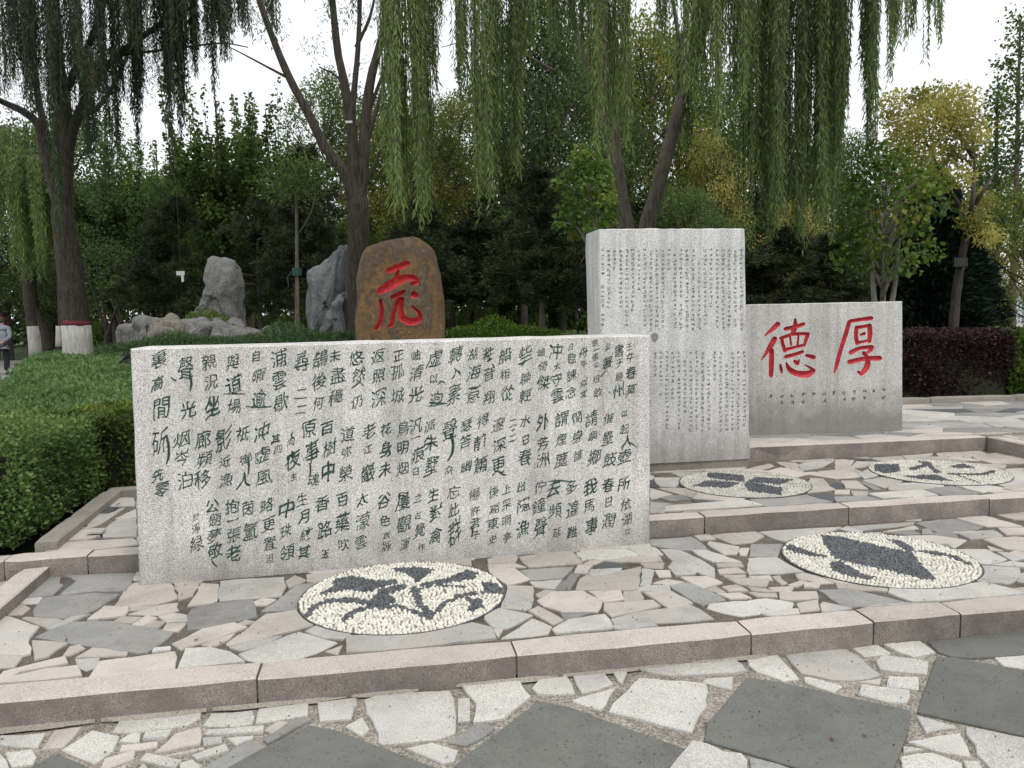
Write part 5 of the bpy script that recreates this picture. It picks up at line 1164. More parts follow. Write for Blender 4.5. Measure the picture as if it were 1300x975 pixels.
# second, farther rank that closes the wood
for i in range(17):
    px = 90 + i * 60 + R.uniform(-15, 15); dd = R.uniform(36, 44)
    o = place(R.choice(['dark', 'dark', 'mid']), px, 255 + R.uniform(-40, 40), dd, R.uniform(110, 150), 'AUTO indistinct far tree closing the wood', i)
    o['group'] = 'far rank of trees at the back of the wood'
for k, w in ((140, 20), (575, 24), (600, 22), (640, 20), (668, 19), (700, 24), (725, 22), (715, 20), (320, 22), (160, 21)):
    x = (k - 650) / 1000 * w; z0 = gz(x, w); t = tag(empty('forked_tree', (x, w, z0)), 'AUTO thin dark forked tree in the shade', 'tree', 'thin dark forked trees under the pines'); mb = MB()
    f = R.uniform(.5, .9); limb(mb, [(0, 0, -.2), (R.uniform(-.05, .05), 0, f * .6), (0, 0, f)], .11, .09, 7, 3)
    for s in (-1, 1, -.4):
        e = Vector((s * R.uniform(.3, .7), R.uniform(-.3, .3), f + R.uniform(1.2, 2.0))); limb(mb, [(0, 0, f - .05), (s * .12, 0, f + .35), e], .06, .02, 6, 4)
    mb.build('trunk', bark, t, smooth=True)
    rng = np.random.default_rng(k); Pp, Aa, Tt = clump_cloud(rng, [(R.uniform(-.6, .6), R.uniform(-.5, .5), f + 1.7 + R.uniform(-.3, .6), .6) for _ in range(5)], 420)
    leaves('crown', Pp, .08, LM['dark'], t, Aa, 1, .5, .2, Tt, 'stuff', rng=rng)

# three-stemmed maple behind the slab with red characters, and the small tree behind the tall slab
def maple(px, d_, ytop, ybase, wpx, stems, label, seed, zg=None, n=17, lsz=.11, k_=1.0, per=620):
    x = (px - 650) / 1000 * d_; z0 = .3 if zg is None else zg; rr = random.Random(seed); rng = np.random.default_rng(seed)
    root = tag(empty('maple_tree', (x, d_, z0)), label, 'tree'); mb = MB(); H = at_d(px, ytop, d_).z - z0; zb = at_d(px, ybase, d_).z - z0; W_ = wpx / 1000 * d_ / 2
    limb(mb, [(0, 0, -.2), (0, 0, .4), (0.02, 0, .8)], .14 * k_, .11 * k_, 10, 3); cl = []
    for s in stems:
        pts = [(s[0] * .2, 0, .7), (s[0], s[1], 1.6), (s[0] * 1.5, s[1] * 1.5, H * .85)]; limb(mb, pts, .07 * k_, .015 * k_, 8, 6)
    for i in range(n):
        f = (i + .5) / n; z = zb + (H - zb) * f; a = i * 2.4; q = W_ * math.sqrt(max(.08, 1 - (2 * f - .9) ** 2)) * rr.uniform(.4, 1.0)
        c = Vector((math.cos(a) * q, math.sin(a) * q, z)); cl.append((*c, W_ * rr.uniform(.24, .42))); limb(mb, [(0, 0, max(1.0, z - q)), c * .5 + Vector((0, 0, z * .45)), c], .03, .008, 5, 3)
    mb.build('trunk', bark3, root, smooth=True); P, A_, T = clump_cloud(rng, cl, per)
    leaves('crown', P, lsz, LM['maple'], root, A_ + np.array([0, 0, -.4]), .9, .85, .25, T, 'stuff', rng=rng); return root
maple(1120, 12.5, 195, 345, 160, [(-.16, 0), (.03, .05), (.2, .02)], 'maple with pale three-stemmed trunk behind the slab with red characters', 201, n=34, lsz=.09, per=620)
maple(752, 9.6, 196, 300, 92, [(.02, 0), (-.05, .04)], 'small bright green tree rising behind the tall slab top left corner', 203, zg=1.0, n=26, lsz=.065, k_=.35, per=3000)

# dark cedar cone
def cedar():
    d_ = 15.5; x = (1183 - 650) / 1000 * d_; root = tag(empty('cedar_tree', (x, d_, .15)), 'near-black cone-shaped cedar behind the purple hedge', 'cedar'); rng = np.random.default_rng(55)
    H = at_d(1183, 225, d_).z - .15; mb = MB(); mb.tube([(0, 0, 0), (0, 0, H * .9)], [.16, .03], 8).build('trunk', bark, root); n = 60000
    f = rng.uniform(0, 1, n) ** 1.4; a = rng.uniform(0, 6.283, n); lump = 1 + .16 * np.sin(a * 5 + f * 9) + .12 * np.sin(a * 9 - f * 23)
    rad = (1.25 * (1 - f) ** .75 + .05) * lump * rng.uniform(.7, 1.06, n); P = np.stack([np.cos(a) * rad, np.sin(a) * rad, f * H + .05], 1)
    leaves('crown', P, .16, LM['cedar'], root, np.stack([np.cos(a), np.sin(a), np.full(n, .4)], 1), .6, .35, .1, None, 'stuff', rng=rng)
cedar()

# the lone poplars at the right edge, leaning trunk with a lamp
def poplar(px, d_, ytop, ybase, wpx, label, seed, r=.13, bk=bark2):
    x = (px - 650) / 1000 * d_; root = tag(empty('poplar_tree', (x, d_, .1)), label, 'poplar tree', 'bare-stemmed poplars at the right edge'); rr = random.Random(seed); rng = np.random.default_rng(seed)
    H = at_d(px, ytop, d_).z - .1; zb = at_d(px, ybase, d_).z - .1; mb = MB(); limb(mb, [(0, 0, -.3), (.02, 0, H * .4), (-.03, 0, H * .98)], r, .02, 10, 8); cl = []; W_ = wpx / 1000 * d_ / 2
    for i in range(34):
        f = (i + .5) / 34; z = zb + (H - zb) * f; a = i * 2.4; q = W_ * (1 - f) ** .5 * rr.uniform(.3, 1.0); c = Vector((math.cos(a) * q, math.sin(a) * q, z))
        cl.append((*c, W_ * .36 * rr.uniform(.6, 1.2))); limb(mb, [(0, 0, max(1, z - q * 1.2)), c], .02, .006, 5, 3)
    mb.build('trunk', bk, root, smooth=True); P, A_, T = clump_cloud(rng, cl, 700); leaves('crown', P, .085, LM['mid'], root, A_, 1, .8, .2, T, 'stuff', rng=rng)
poplar(1283, 17, 15, 300, 110, 'tall slim poplar reaching highest at the right edge', 301, .12)
poplar(1258, 18.5, 110, 300, 80, 'shorter poplar with the thicker trunk left of the tallest one', 302, .19, bark)
poplar(1240, 19.5, 200, 330, 70, 'short dark poplar left of the other two at the right edge', 303, .20, bark)

def lean_tree():
    d_ = 13.5; z0 = .15; root = tag(empty('golden_tree', (0, 0, 0)), 'leaning tree with golden crown and a small black lamp on its trunk', 'golden tree', 'golden-leaved trees'); mb = MB(); rng = np.random.default_rng(71)
    A_ = lambda x, y, dd=0: at_d(x, y, d_ + dd)
    limb(mb, [A_(1208, 450), A_(1213, 380), A_(1220, 335), A_(1226, 300)], .085, .06, 9, 5)
    for pts in ([(1226, 300), (1222, 270), (1200, 230), (1180, 190), (1165, 150)], [(1226, 300), (1235, 250), (1237, 200), (1230, 150)], [(1230, 270), (1250, 240), (1265, 215)], [(1222, 270), (1190, 245), (1160, 215)], [(1237, 200), (1210, 160), (1195, 130)]):
        limb(mb, [A_(x, y, R.uniform(-.6, .6) if i > 0 else 0) for i, (x, y) in enumerate(pts)], .052, .012, 7, 5)
    mb.build('trunk', bark, root, smooth=True); cl = []
    for (x, y, r) in ((1135, 130, 22), (1150, 160, 26), (1165, 190, 26), (1180, 150, 30), (1190, 125, 26), (1205, 165, 30), (1215, 130, 26), (1225, 150, 24), (1150, 205, 22), (1195, 200, 24), (1225, 195, 24), (1130, 150, 16), (1180, 220, 22), (1215, 225, 20), (1240, 170, 20), (1142, 180, 22), (1168, 122, 18), (1235, 280, 20), (1255, 300, 18), (1245, 255, 20)):
        p = A_(x, y, R.uniform(-.8, 1.0)); cl.append((p.x, p.y, p.z, r / 1000 * d_ * 1.05))
    P, X_, T = clump_cloud(rng, cl, 4600); leaves('crown', P, .07, LM['yellow'], root, X_, 1, .5, .2, T, 'stuff', rng=rng)
    lp = tag(empty('flood_lamp', A_(1218, 333, -.12)), 'small black floodlight strapped to the leaning trunk', 'lamp'); blk = plain('black_metal', (0.012, 0.012, 0.013), rough=.4, var=.2)
    b = MB(); b.box((-.10, -.03, -.06), (.10, .05, .06)); b.box((-.115, -.045, -.075), (.115, -.03, .075)); b.build('housing', blk, lp)
    b = MB(); b.box((-.11, -.02, -.01), (-.095, .03, .01)); b.box((.095, -.02, -.01), (.11, .03, .01)); b.box((-.11, .03, -.01), (.11, .12, .01)); b.build('bracket', blk, lp)
    b = MB(); b.box((-.075, -.049, -.042), (.075, -.045, .042)); b.build('glass', plain('lamp_glass', (.015, .016, .018), rough=.3), lp)
lean_tree()

# pale young trunk beside the split rock, tied with a green band
t = tag(empty('young_tree', (0, 0, 0)), 'young pale-barked tree tied with a green band left of the split rock', 'tree'); mb = MB(); q = lambda x, y, dd=0: at_d(x, y, 12.4 + dd)
limb(mb, [q(378, 450), q(377, 380), q(377, 320), q(376, 250), q(374, 225)], .044, .016, 9, 5)
for pts in ([(377, 300), (395, 270), (402, 230)], [(376, 270), (362, 250), (350, 235)]): limb(mb, [q(x, y, R.uniform(-.3, .3)) for x, y in pts], .018, .006, 5, 4)
mb.build('trunk', bark2, t, smooth=True); rng = np.random.default_rng(5)
Pp, Aa, Tt = clump_cloud(rng, [(*q(x, y, R.uniform(-.4, .4)), .42) for x, y in ((400, 225), (350, 235), (392, 215), (372, 215), (360, 225), (385, 240), (374, 225))], 1500); leaves('crown', Pp, .06, LM['mid'], t, Aa, 1, .5, .2, Tt, 'stuff', rng=rng)
mb = MB(); mb.tube([q(377, 350), q(377, 340)], [.075, .075], 12); p_ = q(377, 346); mb.tube([p_ + Vector((-.06, -.05, .02)), p_ + Vector((-.14, -.05, -.08)), p_ + Vector((-.12, -.06, -.22))], [.012, .01, .006], 5); mb.build('tie_band', plain('green_cloth', (.02, .065, .055), rough=.8), t)
# ------------------------------------------------------------------ willows
def strands(groups, d0, rng, mat, root, name='hanging_branches', lsz=.105, step=.034, wid=.17, twig=None):
    P = []; A_ = []; T = []; mb = MB()
    for (x0, x1, yb0, yb1, ytop, n, dd, tm) in groups:
        nb = max(1, n // 11); bun = [(rng.uniform(x0, x1), rng.uniform(yb0, yb1), d0 + dd + rng.normal(0, .55)) for _ in range(nb)]
        for i in range(n):
            bx, by, bd = bun[i % nb]; px = bx + rng.normal(0, (x1 - x0) * .008 + 2.4); d_ = bd + rng.normal(0, .16)
            yb = by - abs(rng.normal(0, (by - ytop) * .18)); b = at_d(px, yb, d_); tp = at_d(px + rng.normal(0, 2), ytop, d_); L = tp.z - b.z
            if L < .15: continue
            top = Vector((b.x + rng.normal(0, .06), b.y + rng.normal(0, .06), tp.z)); k = max(4, int(L / step)); t = np.linspace(0, 1, k); w1, w2, ph = rng.uniform(.01, .035), rng.uniform(.01, .03), rng.uniform(0, 6.28, 2)
            X = top.x + (b.x - top.x) * t + w1 * np.sin(t * L * 2.2 + ph[0]) * t; Y = top.y + (b.y - top.y) * t + w2 * np.sin(t * L * 1.9 + ph[1]) * t; Z = top.z - L * t
            c = np.stack([X, Y, Z], 1); keep = rng.uniform(0, 1, k) < (.92 - .25 * (1 - t)); c = c[keep]; kk = len(c)
            if kk < 2: continue
            a = rng.uniform(0, 6.283, kk); P.append(c + rng.normal(0, .006, (kk, 3))); A_.append(np.stack([np.cos(a) * .5, np.sin(a) * .5, np.full(kk, -1.0)], 1)); T.append(np.full(kk, tm + rng.normal(0, .12)))
            j = list(range(0, k, max(1, k // 6))); mb.tube([(X[q], Y[q], Z[q]) for q in j], [.004] * len(j), 3, cap=False)
    leaves(name, np.concatenate(P), lsz, mat, root, np.concatenate(A_), .30, wid, .12, np.concatenate(T), 'stuff', rng=rng, taper=.4)
    tag(mb.build('twigs', twig or bark, root), kind='stuff'); print('WILLOW', sum(len(p) for p in P))
def willow(label, d0, limbs, groups, mat, seed, zt=None, band=0, dens=1.0, clumps=(), zoff=None, bk=bark, lsz=.105):
    root = tag(empty('willow_tree', (0, 0, 0)), label, 'willow tree', 'willows'); mb = MB(); rng = np.random.default_rng(seed)
    for (pts, r0, r1) in limbs:
        P = [at_d(p[0], p[1], d0 + (p[2] if len(p) > 2 else 0)) for p in pts]; limb(mb, P, r0, r1, 12 if r0 > .1 else 7, 6, .06)
    mb.build('trunk', bk, root, smooth=True)
    if groups: strands([(a, b, c, d, e, int(n * dens), f, g) for a, b, c, d, e, n, f, g in groups], d0, rng, mat, root, lsz=lsz)
    if clumps:
        cl = [(*at_d(x, y, d0 + dd), r) for x, y, r, dd in clumps]; P, A_, T = clump_cloud(rng, cl, 1300); leaves('crown', P, .085, mat, root, A_ * .5 + np.array([0, 0, -.7]), .8, .16, .1, T * .8, 'stuff', rng=rng)
    return root
# left willow: whitewashed foot with a red band
dL = 17.5
wl = willow('big left willow with whitewashed foot and a red band', dL, [
  ([(101, 470), (97, 420), (92, 370), (86, 320), (79, 270)], .31, .23), ([(79, 270), (68, 225), (58, 185), (52, 160)], .17, .13), ([(52, 160), (30, 142), (0, 128), (-40, 110, -1)], .10, .05),
  ([(79, 275), (82, 225), (84, 180), (80, 120), (70, 50), (66, -60)], .20, .10), ([(84, 200), (96, 155), (120, 105), (150, 70), (190, 40, -1), (240, 10, -1.5)], .13, .04), ([(100, 150), (130, 130, 1), (165, 60, 1.5), (180, -40, 2)], .07, .03),
  ([(60, 180), (45, 100, 1), (40, 0, 1)], .09, .04), ([(80, 120), (120, 40), (150, -60)], .09, .05), ([(150, 70), (220, 62), (280, 55), (315, 60)], .035, .012)],
  [(-40, 50, 60, 150, -90, 150, -1, .35), (30, 120, 80, 190, -90, 150, -2, .3), (100, 185, 80, 170, -90, 120, -1, .3), (60, 150, 120, 235, 60, 90, -1.5, .4), (175, 235, 110, 215, -60, 120, -1, .3), (120, 300, 10, 90, -120, 330, -2, .35), (235, 300, 60, 130, -60, 90, -1, .35), (290, 350, 0, 60, -90, 60, -1, .35), (60, 110, 200, 330, 60, 26, -1.5, .7)],
  LM['willow2'], 401, dens=1.0, lsz=.12, clumps=[(40, 30, .9, 0), (100, 10, 1.0, 0), (160, 25, .9, -1), (210, 20, .8, -1), (20, 80, .7, 0), (70, 90, .7, .5), (130, 80, .6, -.5), (250, 10, .8, -1), (170, 110, .5, -1), (-20, 40, .9, 0), (200, 80, .55, -1), (90, 150, .5, -.5), (10, 110, .6, 0), (60, 60, .9, -1), (110, 55, .8, 0), (150, 110, .45, -1), (185, 50, .8, 0), (230, 45, .6, -1), (270, 30, .6, -1), (120, 150, .35, -1), (290, 15, .5, -1), (30, 140, .4, 0), (0, 60, .9, 0), (60, 120, .6, .5), (140, 55, .8, 0), (180, 90, .6, -.5), (215, 70, .6, -1), (110, 120, .5, 0)])
pth = trunk_path([at_d(101, 470, dL), at_d(97, 420, dL), at_d(92, 370, dL)], [.31, .29, .27])
def wash(root, px, d_, y0, y1, r0, r1, band=0.0, dx=0):
    a, b = at_d(px, y0, d_), at_d(px + dx, y1, d_); mb = MB(); mb.tube([a, a.lerp(b, .33), a.lerp(b, .66), b], [r0 * 1.03, (r0 * 2 + r1) / 3 * 1.03, (r0 + 2 * r1) / 3 * 1.03, r1 * 1.03], 16, wob=.03).build('painted_foot', white, root, smooth=True)
    if band:
        c = at_d(px + dx, y1 - band, d_); mb = MB(); mb.tube([b, c], [r1 * 1.035, r1 * 1.02], 16, wob=.03).build('painted_band', redband, root, smooth=True)
wash(wl, 101, dL, 470, 413, .315, .288, band=6, dx=-4)
# middle willow behind the brown boulder
wm = willow('dark many-forked willow behind the brown boulder', 13.2, [
  ([(453, 470), (454, 410), (454, 350), (455, 300), (456, 262)], .20, .165), ([(455, 292), (450, 262), (440, 225), (412, 185), (392, 145), (368, 100), (345, 45), (322, -20), (300, -80)], .125, .035), ([(368, 100), (345, 88), (315, 72), (288, 58)], .028, .008),
  ([(455, 290), (453, 250), (449, 205), (446, 160), (438, 110), (428, 60), (420, -20), (412, -90)], .13, .04), ([(456, 290), (458, 250), (462, 205), (464, 150), (472, 95), (486, 40), (494, -30), (500, -90)], .125, .04), ([(446, 150), (452, 90), (456, 30), (458, -60)], .06, .03),
  ([(462, 190), (478, 140), (490, 95), (500, 75)], .05, .015), ([(438, 110), (425, 95), (405, 85)], .03, .01), ([(464, 150), (480, 110), (497, 60), (500, 20)], .04, .015), ([(458, 250), (475, 210), (490, 170), (500, 150)], .03, .01), ([(452, 60), (470, 20), (480, -30)], .035, .015)],
  [(300, 345, 0, 60, -80, 26, -1, .35), (345, 420, -20, 35, -90, 26, 0, .35), (400, 500, -10, 70, -90, 60, 0, .4), (470, 505, 60, 130, -60, 14, .5, .3)], LM['willow2'], 402, lsz=.09, clumps=[(340, 35, .35, -.3), (400, 60, .28, .5), (430, 20, .4, .5), (480, 20, .4, .5), (418, 90, .25, 1), (472, 80, .2, 1), (320, 20, .4, 0)])
mb = MB(); mb.box((-.055, -.02, -.018), (.055, .02, .018)); t_ = mb.build('name_tag', plain('white_plastic', (.6, .6, .6), rough=.5), None); t_.location = at_d(443, 155, 13.0); tag(t_, 'small white plate fixed high on the many-forked willow', 'plate')
# straight willow and its front curtains
ws = willow('grey straight-trunked willow left of the leaning one, hung with long green curtains', 13.0, [
  ([(800, 350), (796, 300), (786, 240), (779, 180), (776, 120), (772, 60), (766, 0), (760, -60), (740, -130, -1)], .155, .07), ([(778, 170), (758, 120), (740, 70), (728, 20), (718, -50, -1), (700, -110, -2)], .06, .03), ([(760, -60), (680, -105, -1), (600, -110, -2), (540, -95, -3)], .06, .02), ([(766, -10), (790, -80, -2), (800, -110, -3)], .05, .02), ([(776, 140), (770, 100), (730, 130, 1), (705, 170, 2)], .03, .01), ([(705, 90, 1), (650, 62, 1), (600, 52, 1), (560, 60, 1)], .02, .006)],
  [(490, 548, 215, 290, -110, 190, -2.6, .7), (545, 598, 80, 175, -110, 70, -2.4, .5), (606, 632, 230, 320, -110, 60, -2.5, .55), (628, 666, 120, 235, -110, 58, -2.2, .5), (655, 682, 60, 150, -110, 36, -2.2, .55), (736, 772, 90, 205, -110, 66, -2.6, .65), (765, 802, 110, 215, -110, 84, -2.6, .65), (690, 735, 20, 80, -110, 40, -1.5, .4), (600, 640, 40, 130, -110, 18, -1, .35), (480, 610, -10, 60, -110, 24, -1.5, .4)],
  LM['willow'], 403, dens=.95, bk=bark2)
wn = willow('leaning willow whose great curtain hangs behind the two right-hand slabs', 13.4, [
  ([(812, 350), (822, 285), (832, 250), (848, 190), (862, 140), (880, 80), (893, 35), (900, -10), (915, -80)], .15, .07), ([(862, 140), (868, 100), (862, 50), (850, -30), (845, -100)], .05, .025), ([(893, 35), (930, -10, -1), (980, -60, -2), (1040, -90, -2.5), (1110, -85, -3)], .07, .02), ([(915, -70), (960, -105, 0), (1060, -110, 0), (1150, -95, -1), (1200, -70, -2)], .06, .015), ([(822, 285), (835, 270), (850, 262)], .03, .008)],
  [(868, 915, 110, 160, -120, 90, -2.2, .65), (905, 962, 90, 185, -120, 120, -2.4, .7), (800, 880, 10, 70, -120, 55, -.5, .25), (850, 880, 120, 215, 40, 40, 1, .15), (940, 1000, 250, 318, -120, 200, -1.6, .35), (990, 1055, 240, 318, -120, 215, -1.2, .35), (1040, 1062, 200, 300, -120, 90, -1.2, .4), (1050, 1112, 130, 235, -120, 135, -1.4, .35), (930, 1110, 60, 160, -120, 110, 0, .25), (1100, 1145, 10, 60, -120, 60, -1.6, .35), (1122, 1138, 80, 122, -120, 16, -1.6, .35), (1145, 1200, -10, 50, -120, 46, -2, .5), (1150, 1160, 40, 62, -60, 6, -2, .5), (1168, 1176, 60, 84, -60, 6, -2, .5), (1184, 1196, 55, 88, -60, 14, -2, .6)],
  LM['willow'], 404, dens=.95, bk=bark2)
# pale willow far left, and thin whitewashed trunks
wp = willow('pale yellow-green willow on the far left behind the big one', 27, [([(50, 455), (45, 420), (38, 370), (34, 320), (30, 250)], .27, .18), ([(34, 320), (55, 260), (70, 220)], .12, .05), ([(30, 250), (10, 215), (-10, 190)], .12, .05), ([(62, 445), (58, 425), (52, 410), (46, 395)], .20, .14)],
  [(-10, 30, 240, 330, 185, 120, -1, .6), (15, 60, 290, 365, 195, 200, -1.5, .6), (45, 80, 270, 350, 215, 150, -.5, .5), (0, 70, 200, 280, 160, 120, 0, .4), (84, 118, 330, 385, 250, 70, 1, .3)], LM['palewillow'], 405, lsz=.16, bk=bark)
wash(wp, 49, 27, 452, 414, .275, .262, dx=-4)
for (px, d_, y0, yw, yt, r, lab) in ((78, 25, 440, 414, 250, .16, 'slim whitewashed trunk just left of the big willow foot'), (58, 38, 420, 400, 260, .2, 'far whitewashed trunk left of the slim one'), (132, 34, 425, 400, 240, .13, 'far whitewashed trunk right of the big willow')):
    t = tag(empty('whitewashed_tree', (0, 0, 0)), lab, 'tree', 'whitewashed trees on the left lawn'); mb = MB(); limb(mb, [at_d(px, y0 + 20, d_), at_d(px + 1, yw, d_), at_d(px - 2, (yw + yt) / 2, d_), at_d(px + 2, yt - 90, d_)], r, r * .35, 10, 5)
    for s in (-1, 1, .5): limb(mb, [at_d(px, yt + 10, d_), at_d(px + s * 12, yt - 25, d_ + s), at_d(px + s * 30, yt - 60, d_ - s)], r * .4, .02, 6, 4)
    mb.build('trunk', bark, t, smooth=True); wash(t, px, d_, y0, yw, r * 1.02, r * .98)
    rng = np.random.default_rng(px); Pp, Aa, Tt = clump_cloud(rng, [(*at_d(px + R.uniform(-40, 40), yt - R.uniform(10, 90), d_ + R.uniform(-1.5, 1.5)), 1.1) for _ in range(9)], 260); leaves('crown', Pp, .13, LM['dark'], t, Aa, 1, .5, .2, Tt, 'stuff', rng=rng)
# ------------------------------------------------------------------ the closed back of the wood and bushes under it
rng = np.random.default_rng(77); n = 52000
X = rng.uniform(-48, 27, n); q = .5 + .5 * np.sin(X * .55) * np.sin(X * .23 + 1); Y = 47 + 3 * np.sin(X * .8) + rng.uniform(-2, 2, n)
Z = .4 + rng.uniform(0, 1, n) ** 1.1 * (4.2 + 2.6 * q + .9 * np.sin(X * 2.1)); lump = np.sin(X * 1.7 + 1) * np.sin(Z * 1.9 + X * .7) * np.sin(Y * 1.3); ok = lump > -.55
tag(leaves('far_woods', np.stack([X, Y, Z], 1)[ok], .42, LM['dark'], None, None, 1, .6, .2, .35 + .4 * lump[ok], 'stuff', rng=rng), kind='stuff')
for i in range(26):
    w = R.uniform(19, 33); px = 95 + i * 41 + R.uniform(-14, 14)
    if 560 < px < 760 and w < 26: w = 30
    x = (px - 650) / 1000 * w
    if x < pathx(w) + 2 or x > 9.5: continue
    o = tuft('undergrowth_bush', 'AUTO shaded leafy bush', 'bush', (x, w), R.uniform(1.0, 1.7), .9, R.uniform(.7, 1.25), 2600, LM['mid'] if i % 3 else LM['cover'], .12, .55, 500 + i, grp='bushes under the trees')
# ------------------------------------------------------------------ grass blades, litter
rng = np.random.default_rng(91); n = 34000
X = rng.uniform(-22, 6, n); Y = 9 + rng.uniform(0, 1, n) ** 1.4 * 24
ok = (np.abs(X) < Y * .72 + 1) & (X > np.array([pathx(y) + .4 for y in Y])) & (X < 3.6)
X, Y = X[ok], Y[ok]; Z = np.array([hgt(x, y) for x, y in zip(X, Y)]) - .01
tag(leaves('grass', np.stack([X, Y, Z], 1), .10, LM['cover'], None, np.tile([0, 0, 1.0], (len(X), 1)), .5, .18, .1, None, 'stuff', rng=rng))
lit = [(108, 667, .03), (150, 640, .02), (57, 660, .022), (955, 640, .012), (720, 748, .012), (250, 812, .012), (1098, 934, .010), (1056, 938, .013), (84, 813, .012)]
lwhere = ['left of the loose stone scrap in the left bay', 'near the left edge of the long slab in the left bay', 'at the foot of the left hedge', 'on the second kerb before the four-petal mosaic', 'under the right end of the long slab', 'on the front kerb at left', 'on the dark paver, left one of two', 'on the dark paver, larger of two', 'on the grey stone at the far left of the lower terrace']
dry = plain('fallen_leaf', (0.12, 0.075, 0.045), var=.3)
for i, (x, y, s) in enumerate(lit):
    lv = 0 if y > 900 else 2 if y < 670 else 1
    p = at(x, y, LV[lv] + .006); a = R.uniform(0, 6.28); q = [(math.cos(a + t) * s * w, math.sin(a + t) * s * w, h) for t, w, h in ((0, 1.2, .004), (1.2, .6, .0), (3.1, 1.1, .006), (4.6, .55, .001))]
    o = obj('fallen_leaf', q, [(0, 1, 2), (0, 2, 3)], dry); o.location = p; tag(o, 'curled brown fallen leaf ' + lwhere[i], 'leaf', 'fallen leaves on the paving')
o = MB(); p = at(122, 676, LV[2] + .01); 
for k in range(3): o.box((-.045, -.03 + k * .022, 0), (.045, -.012 + k * .022, .012 + .003 * k), Matrix.Rotation(.1, 4, 'Z'))
o = o.build('stone_scrap', M['w'], None); o.location = p; tag(o, 'small broken scrap of stone lying loose left of the long slab', 'stone')

rng = np.random.default_rng(14); gp = []
for z, x0, x1, y0, y1, n in ((.0, -3, 4, 2.2, 3.3, 900), (LV[1], -2.6, 4, 3.2, 4.9, 900), (LV[2], .9, 4.1, 5.2, 6.8, 400)):
    for _ in range(n): gp.append((rng.uniform(x0, x1), rng.uniform(y0, y1), z + .002))
gp = [p for p in gp if not (p[2] > .1 and p[2] < .2 and p[1] < 2.95 + .17 * (p[0] + 2))]
tag(leaves('grit', np.array(gp), .009, plain('grit_crumbs', (.11, .085, .06), var=.5), None, None, 1, .7, .3, None, 'stuff', rng=rng))
